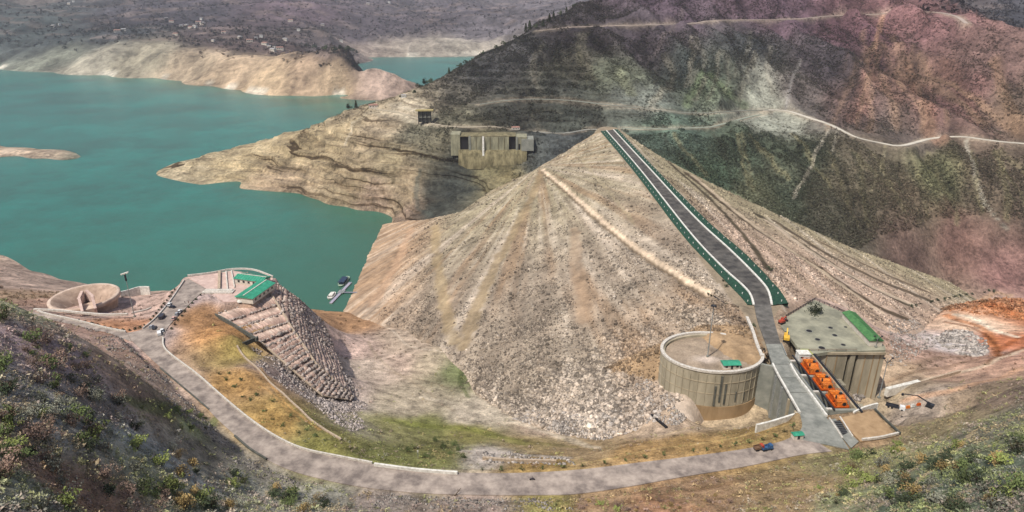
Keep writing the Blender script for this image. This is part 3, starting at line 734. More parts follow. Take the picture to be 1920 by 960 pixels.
# ------------------------------------------------------------------ the setting: ground, hills, water
BAND = np.clip(m_mid * (GX < 30) * (GY > 770) * (1 - sstep(80, 100, H)) + .65 * m_mid * (GX < 190) * (GX > -330) * (GY < 1130) * sstep(80, 100, H) * (1 - sstep(125, 165, H)), 0, 1)
vid = np.arange(NR * NT).reshape(NR, NT)
Q = np.stack([vid[:-1, :-1], vid[1:, :-1], vid[1:, 1:], vid[:-1, 1:]], -1)
V = np.stack([GX, GY, H], -1).reshape(-1, 3)
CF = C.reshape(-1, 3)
rq = RR[:-1, :-1]; hq = np.maximum.reduce([H[:-1, :-1], H[1:, :-1], H[:-1, 1:], H[1:, 1:]])
keep = (hq > -14) | ((GX[:-1, :-1] > 60) & (GY[:-1, :-1] < 1500))
def sub_terrain(name, mask, mat):
    q = Q[mask & keep].reshape(-1, 4)
    u, inv = np.unique(q, return_inverse=True)
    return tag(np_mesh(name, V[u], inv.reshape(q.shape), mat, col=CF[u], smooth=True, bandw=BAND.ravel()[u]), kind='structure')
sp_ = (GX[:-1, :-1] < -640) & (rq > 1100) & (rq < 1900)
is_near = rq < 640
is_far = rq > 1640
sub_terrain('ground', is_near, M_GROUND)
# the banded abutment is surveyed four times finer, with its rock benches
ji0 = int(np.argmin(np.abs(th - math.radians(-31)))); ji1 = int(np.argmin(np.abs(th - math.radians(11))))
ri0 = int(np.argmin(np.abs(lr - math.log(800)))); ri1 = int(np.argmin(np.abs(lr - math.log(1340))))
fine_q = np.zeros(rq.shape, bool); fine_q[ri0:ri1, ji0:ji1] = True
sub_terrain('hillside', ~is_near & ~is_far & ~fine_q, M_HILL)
KA, KB = 4, 2
fi = np.arange(ri0 * KA, ri1 * KA + 1) / KA; fj = np.arange(ji0 * KB, ji1 * KB + 1) / KB
FI, FJ = np.meshgrid(fi, fj, indexing='ij')
def fine_s(G):
    i = np.minimum(FI.astype(int), NR - 2); j = np.minimum(FJ.astype(int), NT - 2); a = FI - i; b = FJ - j
    if G.ndim == 3: a = a[..., None]; b = b[..., None]
    return (G[i, j] * (1 - a) + G[i + 1, j] * a) * (1 - b) + (G[i, j + 1] * (1 - a) + G[i + 1, j + 1] * a) * b
FR = np.exp(lr[0] + FI * (lr[1] - lr[0])); FT = th[0] + FJ * (th[1] - th[0])
fX, fY = fine_s(GX), fine_s(GY); fH = fine_s(H); fC = fine_s(C)
eb = np.minimum.reduce([FI - ri0, ri1 - FI, (FJ - ji0) * .6, (ji1 - FJ) * .6]); eb = np.clip(eb / 3, 0, 1)
fdam = inpoly(fX, fY, DAM_POLY)
rdm = np.ones(fX.shape)
for nm, (q, wd, c) in ROADS3.items():
    bb = (fX > q[:, 0].min() - 30) & (fX < q[:, 0].max() + 30) & (fY > q[:, 1].min() - 30) & (fY < q[:, 1].max() + 30)
    if bb.any(): rdm[bb] = np.minimum(rdm[bb], sstep(wd * .9, wd * 2.2, dist_poly(fX[bb], fY[bb], q[:, :2])))
wt = sstep(1.0, 5, fH) * (1 - .35 * sstep(82, 100, fH)) * (1 - sstep(140, 190, fH)) * eb * ~fdam * rdm * sstep(170, 110, fX)
def bench(h, per, riser):
    s = h / per; f = s - np.floor(s); return (np.floor(s) + .22 * f + .78 * sstep(.5 - riser, .5 + riser, f)) * per
wp = fbm(fX / 70, fY / 90, 3, 12) * 5 + fbm(fX / 16, fY / 16, 3, 13) * .9
h1 = bench(fH + wp, 10.5, .08) - wp
wp2 = fbm(fX / 50, fY / 50, 3, 15) * 3
h2 = bench(fH + wp2, 3.4, .14) - wp2
brk = sstep(-.5, .1, fbm(fX / 55, fY / 30, 3, 18))
fH2 = fH + wt * ((h1 - fH) * 1.0 * brk + (h2 - fH) * .5) + eb * .7 * fbm(fX / 5, fY / 5, 3, 19) * sstep(0, 4, fH) * ~fdam
fB = fine_s(BAND)
fid = np.arange(fX.size).reshape(fX.shape)
fq = np.stack([fid[:-1, :-1], fid[1:, :-1], fid[1:, 1:], fid[:-1, 1:]], -1)
fk = np.maximum.reduce([fH2[:-1, :-1], fH2[1:, :-1], fH2[:-1, 1:], fH2[1:, 1:]]) > -14
fq = fq[fk].reshape(-1, 4); fu, finv = np.unique(fq, return_inverse=True)
fv_ = np.stack([fX, fY, fH2], -1).reshape(-1, 3)[fu]
tag(np_mesh('rock_abutment_ground', fv_, finv.reshape(fq.shape), M_HILL, col=np.clip(fC, .004, .85).reshape(-1, 3)[fu], smooth=False, bandw=fB.ravel()[fu]), kind='structure')
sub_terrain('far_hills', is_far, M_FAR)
# the flanks of the viewer's own hillside, coarser
for nm_s, t0, t1, r0, r1, nt_s, nr_s in (('hill_flank', 55.4, 125, 9, 1500, 60, 150), ('hill_flank', -125, -55.4, 9, 1500, 60, 150), ('hill_flank', -56, 56, 9, 46.6, 90, 40)):
    tt, ll = np.meshgrid(np.radians(np.linspace(t0, t1, nt_s)), np.linspace(math.log(r0), math.log(r1), nr_s))
    x_, y_ = np.exp(ll) * np.sin(tt), np.exp(ll) * np.cos(tt)
    z_ = np.minimum(H0(x_, y_).reshape(x_.shape), 262) + 1.5 * fbm(x_ / 9, y_ / 9, 4, 1) - .8
    c_ = lin((138, 124, 100)) * np.clip(1 + .5 * fbm(x_ / 7, y_ / 7, 4, 8), .4, 1.6)[..., None]
    i_ = np.arange(x_.size).reshape(x_.shape); q_ = np.stack([i_[:-1, :-1], i_[1:, :-1], i_[1:, 1:], i_[:-1, 1:]], -1).reshape(-1, 4)
    tag(np_mesh(nm_s, np.stack([x_, y_, z_], -1).reshape(-1, 3), q_, M_GROUND, col=c_.reshape(-1, 3), smooth=True), kind='structure')

def water_mat():
    m, nt, b = newmat('reservoir_water')
    g = N(nt, 'ShaderNodeNewGeometry')
    n1 = N(nt, 'ShaderNodeTexNoise', Scale=.0045, Detail=9, Roughness=.72)
    nt.links.new(g.outputs['Position'], n1.inputs['Vector'])
    cr = N(nt, 'ShaderNodeValToRGB')
    e = cr.color_ramp.elements
    e[0].position = .38; e[0].color = (.020, .098, .066, 1); e[1].position = .62; e[1].color = (.018, .172, .128, 1)
    nt.links.new(n1.outputs[0], cr.inputs[0])
    # silt from the banks turns the near, right hand bay olive
    sx = N(nt, 'ShaderNodeSeparateXYZ'); nt.links.new(g.outputs['Position'], sx.inputs[0])
    ma = N(nt, 'ShaderNodeMath', operation='MULTIPLY_ADD'); ma.inputs[1].default_value = -.55; nt.links.new(sx.outputs['Y'], ma.inputs[0]); nt.links.new(sx.outputs['X'], ma.inputs[2])
    mr = N(nt, 'ShaderNodeMapRange'); mr.inputs['From Min'].default_value = -1100; mr.inputs['From Max'].default_value = -420; nt.links.new(ma.outputs[0], mr.inputs['Value'])
    mx = N(nt, 'ShaderNodeMix'); mx.data_type = 'RGBA'; nt.links.new(mr.outputs[0], mx.inputs['Factor']); nt.links.new(cr.outputs[0], mx.inputs['A']); mx.inputs['B'].default_value = (.042, .116, .074, 1)
    nt.links.new(mx.outputs['Result'], b.inputs['Base Color'])
    b.inputs['Roughness'].default_value = .22; b.inputs['IOR'].default_value = 1.33
    n2 = N(nt, 'ShaderNodeTexNoise', Scale=.10, Detail=8, Roughness=.75)
    nt.links.new(g.outputs['Position'], n2.inputs['Vector'])
    bp = N(nt, 'ShaderNodeBump', Strength=.6, Distance=.9)
    nt.links.new(n2.outputs[0], bp.inputs['Height']); nt.links.new(bp.outputs[0], b.inputs['Normal'])
    return m
M_WATER = water_mat()
_wp = [(-7000, 350), (-200, 350), (90, 420), (110, 950), (60, 1500), (1200, 4500), (-7000, 4500)]
_wb = MB(); _wb.add([(a, b, 0) for a, b in _wp], [tuple(range(len(_wp)))])
tag(_wb.build('reservoir_water', M_WATER), kind='structure')
# ------------------------------------------------------------------ the dam
APEX = (36.0, 850.0)
def face_tracks():
    T = {}
    up = {'t1': ([(1012, 330), (985, 392), (952, 452), (926, 502), (895, 572), (868, 650)], 10, (142, 124, 96), .8), 't2': ([(1018, 318), (1060, 352), (1100, 388), (1150, 430), (1200, 468), (1260, 508), (1330, 552)], 4.2, (206, 184, 158), 1.0),
          't3': ([(815, 425), (822, 500), (838, 590), (850, 640)], 9, (152, 132, 98), .6), 't4': ([(1075, 280), (1100, 310), (1150, 370), (1190, 420)], 3, (150, 138, 112), .5),
          't5': ([(1075, 430), (1085, 520), (1095, 600)], 9, (152, 128, 104), .5), 't6': ([(770, 430), (740, 500), (700, 570)], 10, (176, 144, 116), .6)}
    up['t2a'] = ([(1014, 322), (1056, 356), (1096, 393), (1146, 435), (1196, 474), (1256, 514), (1326, 558)], 3.0, (108, 92, 72), .8)
    for k, (L, w, c, a) in up.items():
        T[k] = (dense([dam_hit(*p)[:2] for p in L], 8), w, c, a)
    dn = {'d1': ([(1256, 306), (1330, 372), (1400, 448), (1442, 508)], 6, (74, 66, 50), .95), 'd2': ([(1290, 326), (1400, 416), (1530, 500), (1640, 572), (1700, 598)], 11, (80, 68, 52), .95),
          'd3': ([(1420, 402), (1500, 456), (1600, 520), (1690, 566)], 12, (78, 70, 54), .92), 'd4': ([(1455, 416), (1540, 470), (1640, 522), (1740, 562)], 12, (86, 74, 58), .9), 'd5': ([(1540, 455), (1640, 505), (1740, 548)], 11, (98, 82, 64), .8),
          'd6': ([(1300, 330), (1410, 420), (1540, 508), (1650, 585)], 8.0, (196, 176, 150), .8), 'd7': ([(1440, 415), (1530, 478), (1640, 540), (1720, 575)], 9, (200, 180, 156), .8)}
    for k, (L, w, c, a) in dn.items():
        T[k] = (dense([dam_hit(*p)[:2] for p in L], 8), w, c, a)
    return T
TR = face_tracks()
ST = 1.9
dx_ = np.arange(-225, 640, ST); dy_ = np.arange(255, 966, ST)
DX, DY = np.meshgrid(dx_, dy_)
dxx = DX - np.interp(DY, ax_y, ax_x)
ins = inpoly(DX, DY, DAM_POLY); edge = dist_poly(DX.ravel(), DY.ravel(), DAM_POLY, True).reshape(DX.shape)
Zd = damz(DX, DY)
upf = sstep(HW_U, HW_U + 4, -dxx); dnf = sstep(HW_D, HW_D + 4, dxx)
thp = np.arctan2(DX - APEX[0], APEX[1] - DY); rp = np.hypot(DX - APEX[0], APEX[1] - DY)
streak = fbm(thp * 16, rp / 260, 5, 14); streak2 = fbm(thp * 55, rp / 120, 3, 15)
lump = fbm(DX / 14, DY / 20, 4, 19); fine = fbm(DX / 4, DY / 4, 3, 20)
Zd = Zd + (upf + dnf) * (.7 * streak * upf * sstep(-120, -50, DX) - .35 * streak2 * upf * sstep(-90, -30, DX) + .5 * lump + .35 * fine)
base_up = np.stack([np.full(DX.shape, v) for v in lin((157, 143, 126))], -1)
def mixc(Cc, col, e): return Cc * (1 - e[..., None]) + lin(col) * e[..., None]
Dc = base_up
Dc = mixc(Dc, (150, 140, 112), sstep(380, 120, rp) * .75)
Dc = mixc(Dc, (172, 142, 114), sstep(-60, -125, DX) * .85)
Dc = mixc(Dc, (146, 118, 90), sstep(.12, .45, streak) * .6)
Dc = mixc(Dc, (196, 180, 162), sstep(.10, .45, -streak) * .55)
streak3 = fbm(thp * 120, rp / 200, 3, 16)
Dc = mixc(Dc, (118, 104, 90), sstep(.05, .45, streak2) * .38)
Dc = mixc(Dc, (204, 190, 172), sstep(.1, .5, -streak2) * .32)
Dc = mixc(Dc, (108, 96, 84), sstep(.1, .5, streak3) * .4)
Dc = mixc(Dc, (200, 184, 168), sstep(360, 285, DY) * (DX < 110) * sstep(-60, 0, DX) * .6)
dn_col = np.stack([np.full(DX.shape, v) for v in lin((158, 146, 118))], -1)
dn_col = mixc(dn_col, (186, 160, 142), sstep(720, 520, DY) * .8)
dn_s = fbm((dxx) / 9, DY / 160, 4, 22)
dn_col = mixc(dn_col, (128, 112, 90), sstep(.1, .5, dn_s) * .5)
dn_col = mixc(dn_col, (204, 190, 172), sstep(.15, .5, -dn_s) * .45)
Dc = Dc * (1 - dnf[..., None]) + dn_col * dnf[..., None]
for k, (L, w, c, a) in TR.items():
    x0 = [p[0] for p in L]; y0 = [p[1] for p in L]
    bb = (DX > min(x0) - 20) & (DX < max(x0) + 20) & (DY > min(y0) - 20) & (DY < max(y0) + 20)
    d = dist_poly(DX[bb] + fbm(DX[bb] / 9, DY[bb] / 9, 2, 5) * w * .35, DY[bb], L)
    e = (1 - sstep(w * .3, w * .75, d)) * a
    Dc[bb] = Dc[bb] * (1 - e[:, None]) + lin(c) * e[:, None]
    Zd[bb] -= (1 - sstep(w * .3, w * .9, d)) * (.7 if k[0] == 't' else .0)
Dc *= np.clip(1 + .35 * lump * (upf + dnf) + .25 * fine, .5, 1.6)[..., None]
shoulder = (upf + dnf) < .02
Dc[shoulder] = lin((142, 128, 108))
MOUND = [(113, 336), (119, 318), (132, 304), (135, 312), (139, 330), (142, 372), (124, 374), (106, 356)]
md = dist_poly(DX.ravel(), DY.ravel(), MOUND, True).reshape(DX.shape); md = np.where(inpoly(DX, DY, MOUND), 0, md)
mz = 98.4 + lump * 1.2 + fine * .8 - md * .55
mm = (mz > Zd) & (DX < 144)
Zd = np.where(mm, mz, Zd)
Dc = np.where((mm & (DY < 345))[..., None], lin((150, 126, 98)) * np.clip(1 + .5 * lump + .3 * fine, .5, 1.5)[..., None], Dc)
tal = (DY < 430) & (DX < 122)
tsl = .6 + .12 * np.maximum(0, DX - 92)
okv = ins | (edge < np.where(tal, 30, np.where((DX < 150) & (DX > 100) & (DY < 350), 1.9, 7)))
Zd = np.where(ins, Zd, Zd - edge * np.where(tal, tsl, .35) - .2)
mini = np.where(ins, np.clip(edge / 2.5, 0, 1), 0)
did = np.arange(DX.size).reshape(DX.shape)
dq = np.stack([did[:-1, :-1], did[:-1, 1:], did[1:, 1:], did[1:, :-1]], -1)
okq = okv[:-1, :-1] & okv[1:, :-1] & okv[:-1, 1:] & okv[1:, 1:]
dq = dq[okq].reshape(-1, 4)
uu, inv = np.unique(dq, return_inverse=True)
DV = np.stack([DX, DY, Zd], -1).reshape(-1, 3)[uu]
dam = thing('rockfill_dam', (140, 650, 98), 'huge rockfill embankment dam carrying a straight road with white kerbs', 'dam')
def under(parent, o):
    o.parent = parent; o.matrix_parent_inverse = Matrix.Translation(-Vector(parent.location)) if parent.rotation_euler.z == 0 else parent.matrix_basis.inverted()
    return o
emb = under(dam, np_mesh('embankment', DV, inv.reshape(dq.shape), M_DAM, col=np.clip(Dc.reshape(-1, 3)[uu], .01, .8), smooth=True))

# ------------------------------------------------------------------ light, sky, eye
w = bpy.data.worlds.new('World'); sc.world = w; w.use_nodes = True
nt = w.node_tree
SUN_EL, SUN_AZ = math.radians(58), math.radians(224)      # azimuth: clockwise from +Y
sky = nt.nodes.new('ShaderNodeTexSky'); sky.sky_type = 'NISHITA'; sky.sun_disc = False
sky.sun_elevation = SUN_EL; sky.sun_rotation = SUN_AZ
sky.dust_density = 2.5; sky.air_density = 1.0
nt.links.new(sky.outputs[0], nt.nodes['Background'].inputs[0]); nt.nodes['Background'].inputs[1].default_value = .115
sl = bpy.data.lights.new('sun', 'SUN'); sl.energy = 4.3; sl.angle = math.radians(.6); sl.color = (1, .95, .87)
so = bpy.data.objects.new('sun', sl); COL.objects.link(so)
to_sun = Vector((math.sin(SUN_AZ) * math.cos(SUN_EL), math.cos(SUN_AZ) * math.cos(SUN_EL), math.sin(SUN_EL)))
so.rotation_euler = to_sun.to_track_quat('Z', 'Y').to_euler(); so.location = (-400, 0, 900)
cam = bpy.data.cameras.new('camera'); cam.sensor_width = 36; cam.lens = 18 / math.tan(HFOV / 2); cam.clip_start = 1; cam.clip_end = 40000
co = bpy.data.objects.new('camera', cam); co.location = (0, 0, EYE); co.rotation_euler = (math.pi / 2 - PITCH, 0, 0); COL.objects.link(co)
sc.camera = co
sc.view_settings.view_transform = 'Standard'; sc.view_settings.look = 'None'; sc.view_settings.gamma = 1; sc.view_settings.exposure = 0.0
sc.cycles.max_bounces = 5; sc.cycles.diffuse_bounces = 2; sc.cycles.glossy_bounces = 2; sc.cycles.volume_bounces = 1
# ------------------------------------------------------------------ roads, paving, walls on the bench
M_ROAD = worn('worn_road', (112, 102, 96), (176, 162, 150), .16, .9, .1, streak=(1, 1, 1))
M_BRIDGE = worn('bridge_surface', (108, 110, 104), (146, 146, 138), .22, .9, .1)
M_CREST = worn('crest_asphalt', (56, 54, 52), (100, 96, 90), .16, .85, .1)
M_WHITE = worn('whitewash', (186, 182, 172), (232, 229, 220), .6, .8, .1)
M_KERB = worn('kerb_paint', (172, 164, 152), (216, 210, 200), .9, .8, .1)
M_CONC = worn('old_concrete', (146, 134, 112), (184, 170, 144), .16, .9, .2)
M_CONC_G = worn('grey_concrete', (118, 120, 112), (146, 146, 136), .2, .9, .2)
M_CONC_D = worn('dark_concrete', (70, 72, 66), (100, 100, 92), .3, .9, .2)
M_PINK = worn('pink_paving', (176, 150, 140), (204, 180, 168), .3, .9, .1)
M_MASON = worn('stone_masonry', (150, 132, 112), (190, 172, 150), .9, .95, .5)
M_GREENP = worn('green_verge', (20, 50, 40), (44, 80, 60), .5, .8, .3)
M_DARK = worn('dark_steel', (38, 40, 46), (62, 64, 70), .7, .6, .1, .3)

def strip(A, B, z, step=3.0):
    a = dense([(*p[:2], z) for p in A], step); b = dense([(*p[:2], z) for p in B], step)
    n = max(len(a), len(b))
    def rs(q):
        q = np.array(q); L = np.r_[0, np.cumsum(np.hypot(*(q[1:, :2] - q[:-1, :2]).T))]
        s = np.linspace(0, L[-1], n)
        return [tuple(np.interp(s, L, q[:, k]) for k in range(3)) for _ in [0]] and np.stack([np.interp(s, L, q[:, k]) for k in range(3)], 1)
    return rs(a), rs(b)

def road(name, A, B, z, mat, th=.5):
    a, b = strip(A, B, z); m = MB(); m.ribbon(list(a), list(b), th)
    return tag(m.build(name, mat), kind='structure')

road('valley_road', ROAD_IN, ROAD_OUT, CREST + .06, M_ROAD)
road('car_park_road', STREET_L, STREET_R, CREST + .072, M_ROAD)
road('side_road', LEFT_UP, LEFT_DN, CREST + .068, M_ROAD)
m = MB(); m.prism(zpts([(238, 624), (300, 626), (307, 634), (307, 648), (272, 662), (246, 638)]), CREST - .4, CREST + .076); tag(m.build('road_junction', M_ROAD), kind='structure')
m = MB(); m.prism(PLAT, CREST - .5, CREST + .08); tag(m.build('viewpoint_terrace', M_PINK), kind='structure')
fl_l, fl_r = BR_L[5:], BR_R[5:]
road('bridge_approach_road', fl_l, fl_r, CREST + .08, M_BRIDGE)
m = MB(); m.prism(zpts([(1551, 787), (1566, 785), (1610, 828), (1596, 840), (1575, 815)]), CREST - .4, CREST + .07); tag(m.build('concrete_apron', M_BRIDGE), kind='structure')
m = MB(); m.prism(zpts([(1572, 784), (1638, 770), (1680, 817), (1614, 828)]), CREST - .4, CREST + .05); tag(m.build('earth_yard', worn('yard_earth', (142, 116, 86), (172, 144, 110), .2, .95, .3)), kind='structure')
road('upper_bridge_road', [(150.5, 374), BR_L[1], BR_L[2]], [(161, 374), BR_R[1], BR_R[2]], CREST + .07, worn('upper_road_asphalt', (76, 74, 70), (118, 114, 108), .2, .9, .1))
for nm, (q, wd, c) in ROADS3.items():
    n = len(q); A = []; B = []
    for i in range(n):
        d = q[min(i + 1, n - 1)] - q[max(i - 1, 0)]; d[2] = 0; d /= np.linalg.norm(d) + 1e-9
        nn = np.array([-d[1], d[0], 0]) * wd / 2
        A.append(q[i] + nn + [0, 0, .45]); B.append(q[i] - nn + [0, 0, .45])
    mb = MB(); mb.ribbon(A, B, 1.6)
    cc = np.array(c)
    tag(mb.build('hill_road', worn('hill_road_' + nm, cc * .86, cc, .05, .95, .1)), kind='structure')

# parapets and walls
def wall(name, px, w_, h, mat, label, cat='wall', z=CREST, down=0.0, step=3.0, group=None, follow=False):
    line = dense([(*atz2(a, b, z), z) for a, b in px], step)
    if follow: line = [np.array([p[0], p[1], float(surf(p[0], p[1]))]) for p in dense([tuple(p) for p in gnds(px)], step)]
    mb = MB(); mb.sweep(line, w_, h + down, 0, -down)
    c = Vector(line[len(line) // 2])
    return tag(mb.build(name, mat), label, cat, group)

wall('road_parapet', [(306, 634), (307, 650), (321, 666), (370, 703), (420, 747), (470, 788), (520, 821), (570, 843), (640, 858), (698, 869)], .7, .9, M_KERB, 'long pale parapet curving along the inner edge of the valley road', 'parapet', CREST)
wall('road_parapet', [(702, 873), (780, 883), (858, 889)], .9, 1.3, M_WHITE, 'short bright whitewashed parapet on the inside of the road bend', 'parapet')
wall('road_parapet', [(70, 584), (90, 590), (140, 601), (200, 616), (236, 623)], .7, 1.0, M_KERB, 'white parapet along the side road below the round shaft', 'parapet')
wall('road_parapet', [(268, 617), (290, 599), (318, 567), (346, 526)], .5, .9, M_KERB, 'straight white railing wall on the lake side of the car park', 'parapet')
wall('shaft_path_wall', [(64, 582), (110, 584), (150, 588), (200, 592), (240, 591)], 1.0, 1.3, M_KERB, 'pale curved path wall right in front of the round shaft', 'wall', 96)
wall('shaft_path_wall', [(248, 588), (275, 582), (284, 578)], .7, .9, M_KERB, 'short pale wall bit beside the tall lamp mast', 'wall', 95)
wall('lake_wall', [(225, 550), (245, 545), (262, 540), (280, 540)], .8, 1.2, M_WHITE, 'thin white wall reaching over the lake edge behind the lamp mast', 'wall', 84, 6)
wall('terrace_edge_wall', [(352, 518), (395, 513), (435, 506), (475, 507), (512, 520)], .7, 1.2, M_KERB, 'pale parapet round the lake side of the viewpoint terrace', 'parapet', CREST)
wall('retaining_wall', [(404, 590), (430, 604), (482, 636)], .9, .8, M_CONC_D, 'dark retaining wall between dry grass and the top of the stone terraces', 'wall', 95, 1.5)
wall('retaining_wall', [(484, 633), (465, 641), (445, 650)], .8, 1.0, M_CONC_D, 'short dark wall stub closing the corner of the dry grass', 'wall', 94.5, 1.5)
wall('retaining_wall', [(445, 650), (480, 690), (520, 731), (560, 767), (595, 798), (640, 826)], .8, 1.0, M_MASON, 'long thin stone wall running diagonally along the lower edge of the dry grass strip', 'wall', 95, 1, follow=True)
wall('retaining_wall', [(300, 690), (345, 728), (392, 768)], .6, .5, M_CONC_D, 'upper dark drain wall along the hill side of the road', 'wall', CREST)
wall('retaining_wall', [(440, 818), (468, 842), (500, 862)], .7, .8, M_CONC_D, 'lower dark drain wall along the hill side of the road', 'wall', CREST)
wall('retaining_wall', [(905, 862), (960, 866), (1000, 867), (1043, 868)], .9, 1.6, M_MASON, 'low straight stone wall in the grass above the road bend', 'wall', 92, 1, follow=True)
wall('retaining_wall', [(1418, 800), (1450, 792), (1497, 777)], .9, 1.2, M_WHITE, 'white topped wall joining the grass bank to the bridge end', 'wall', 96, 4)
wall('retaining_wall', [(1662, 734), (1690, 727), (1722, 719)], 2.2, 2.0, M_WHITE, 'bright white wall block beyond the spillway yard', 'wall', 74, 3)
wall('retaining_wall', [(1722, 719), (1760, 708), (1800, 697)], 1.0, 1.2, M_MASON, 'rough stone wall running on from the white wall block', 'wall', 74, 3)
wall('retaining_wall', [(1616, 826), (1650, 822), (1684, 814)], .8, 1.1, M_KERB, 'pale wall on the near edge of the brown earth yard', 'wall', CREST)
wall('retaining_wall', [(1640, 768), (1662, 790), (1688, 814)], .6, .9, M_CONC_D, 'dark kerb wall on the far right edge of the earth yard', 'wall', CREST)
wall('retaining_wall', [(1600, 776), (1622, 766), (1645, 760)], .8, 1.3, M_WHITE, 'pale broken wall above the earth yard by the gates', 'wall', 97, 3)

wall('rubble_wall', [(1400, 597), (1410, 620), (1418, 645), (1428, 670)], 1.6, 1.4, M_KERB, 'rough pale rubble wall between the round platform and the upper bridge road', 'wall', CREST, 1)
wall('pipeline', [(1338, 556), (1366, 576), (1386, 596), (1396, 618), (1406, 640)], .5, .8, M_DARK, 'thin dark pipeline curving over the rockfill down to the round platform', 'pipeline', CREST - .6, 1, follow=True)
# ------------------------------------------------------------------ crest road on the dam
NK = 90
def rs3(q, n):
    q = np.array(q); L = np.r_[0, np.cumsum(np.hypot(q[1:, 0] - q[:-1, 0], q[1:, 1] - q[:-1, 1]))]
    s = np.linspace(0, L[-1], n); return np.stack([np.interp(s, L, q[:, 0]), np.interp(s, L, q[:, 1])], 1)
KL, KR2 = rs3(kl, NK), rs3(kr, NK)
def zz(a, z): return [(p[0], p[1], z) for p in a]
mb = MB(); mb.ribbon(zz(KL, CREST + .05), zz(KR2, CREST + .05), 1.2); under(dam, mb.build('crest_road', M_CREST))
for q, lab in ((KL, 'lake side'), (KR2, 'valley side')):
    mb = MB(); mb.sweep(zz(q, CREST), 1.25, .75); under(dam, mb.build('kerb', M_WHITE))
# sloping green verges outside both kerbs
GL = [(1124, 247), (1186, 322), (1272, 436), (1330, 500), (1372, 545), (1390, 562), (1400, 574)]
GR = [(1160, 243), (1226, 312), (1322, 408), (1400, 476), (1452, 530), (1472, 552), (1484, 570)]
gl_ = rs3(dense([atz2(a, b, CREST - 1.2) for a, b in GL], 6), NK); gr_ = rs3(dense([atz2(a, b, CREST - .8) for a, b in GR], 6), NK)
def off(q, d):
    out = []
    for i, p in enumerate(q):
        t = q[min(i + 1, len(q) - 1)] - q[max(i - 1, 0)]; t = t / np.linalg.norm(t); out.append(p + np.array([-t[1], t[0]]) * d)
    return np.array(out)
inL = off(KL, .8 if off(KL, .8)[40, 0] < KL[40, 0] else -.8); inR = off(KR2, .8 if off(KR2, .8)[40, 0] > KR2[40, 0] else -.8)
VERGE = []
gl_ = inL * .15 + gl_ * .85; gr_ = inR * .18 + gr_ * .82
for a, b, zb in ((inL, gl_, CREST - .25), (inR, gr_, CREST - .1)):
    mb = MB()
    K = 5; rows = []
    for k in range(K):
        f = k / (K - 1)
        rows.append([(a[i, 0] * (1 - f) + b[i, 0] * f, a[i, 1] * (1 - f) + b[i, 1] * f, (CREST + .35) * (1 - f) + zb * f + random.uniform(-.15, .25)) for i in range(NK)])
    vs = [p for r in rows for p in r]
    vs += [(p[0], p[1], p[2] - 2.0) for p in vs]
    n = K * NK; fs = []
    for k in range(K - 1):
        for i in range(NK - 1):
            j = k * NK + i; fs += [(j, j + 1, j + NK + 1, j + NK), (n + j, n + j + NK, n + j + NK + 1, n + j + 1)]
    for i in range(NK - 1):
        fs.append((i, n + i, n + i + 1, i + 1)); j = (K - 1) * NK + i; fs.append((j, j + 1, n + j + 1, n + j))
    mb.add(vs, fs); under(dam, mb.build('green_verge', M_GREENP))
    VERGE.append((a, b, zb))
# white marker posts along the verges
def post():
    m = MB(); m.tube((0, 0, -1.0), (0, 0, .95), .30, .26, 8); m.tube((0, 0, .95), (0, 0, 1.12), .34, .16, 8)
    return m.build('marker_post', M_WHITE)
pp = post(); first = True
for sgn, (a, b, zb) in zip('LR', VERGE):
    L = np.r_[0, np.cumsum(np.hypot(*(b[1:] - b[:-1]).T))]
    for s in np.arange(4, L[-1] - 2, 11.5):
        f = .62
        x = np.interp(s, L, a[:, 0] * (1 - f) + b[:, 0] * f); y = np.interp(s, L, a[:, 1] * (1 - f) + b[:, 1] * f)
        o = pp if first else link(pp.copy()); first = False
        o.location = (x, y, (CREST + .35) * (1 - f) + zb * f)
        if sgn == 'L': tag(o, 'white marker post in the green verge on the lake side of the dam crest', 'post', 'marker posts on the lake side verge')
        else: tag(o, 'white marker post in the green verge on the valley side of the dam crest', 'post', 'marker posts on the valley side verge')
# ------------------------------------------------------------------ materials for buildings and machines
M_GREENROOF = worn('green_sheet_roof', (44, 132, 104), (66, 158, 128), .4, .6, .1, spec=.4)
M_GREENROOF2 = worn('mossy_green_roof', (58, 104, 62), (88, 134, 82), .5, .7, .1)
M_ORANGE = worn('orange_paint', (164, 82, 30), (232, 138, 44), 1.2, .55, .1, spec=.45)
M_ORANGE_D = worn('dark_orange_paint', (168, 70, 14), (206, 96, 20), 1.0, .6, .1)
M_YELLOW = worn('yellow_paint', (206, 160, 52), (228, 188, 84), .8, .6, .1)
M_RED = worn('red_paint', (150, 54, 40), (178, 80, 58), .8, .6, .1)
M_BLUE = worn('blue_paint', (44, 74, 112), (66, 104, 142), .8, .55, .1)
M_NAVY = worn('navy_paint', (32, 46, 66), (52, 70, 92), .6, .6, .1)
M_WALLP = worn('plaster', (186, 176, 160), (214, 206, 192), .3, .9, .1)
M_STEEL = worn('galvanised_steel', (128, 130, 128), (164, 166, 162), .8, .55, .1, .2)
M_BLACK = worn('black_rubber', (26, 26, 28), (40, 40, 42), 1.0, .9, .1)
M_RUST = worn('rusty_steel', (96, 74, 58), (128, 100, 78), .7, .85, .2)
M_STAIN = worn('stained_concrete', (124, 117, 99), (178, 168, 146), .10, .92, .25, streak=(1, 1, .22))
M_STAIN2 = worn('lower_stained_concrete', (134, 112, 82), (172, 146, 112), .12, .92, .25, streak=(1, 1, .25))
M_SHAFT = worn('shaft_concrete', (168, 146, 130), (210, 190, 172), .12, .92, .25)
M_SHAFT_D = worn('shaft_lining', (146, 124, 108), (190, 166, 146), .2, .92, .3)
M_GLASS = worn('dark_glass', (24, 30, 36), (40, 48, 56), 1.0, .15, 0, spec=.6)
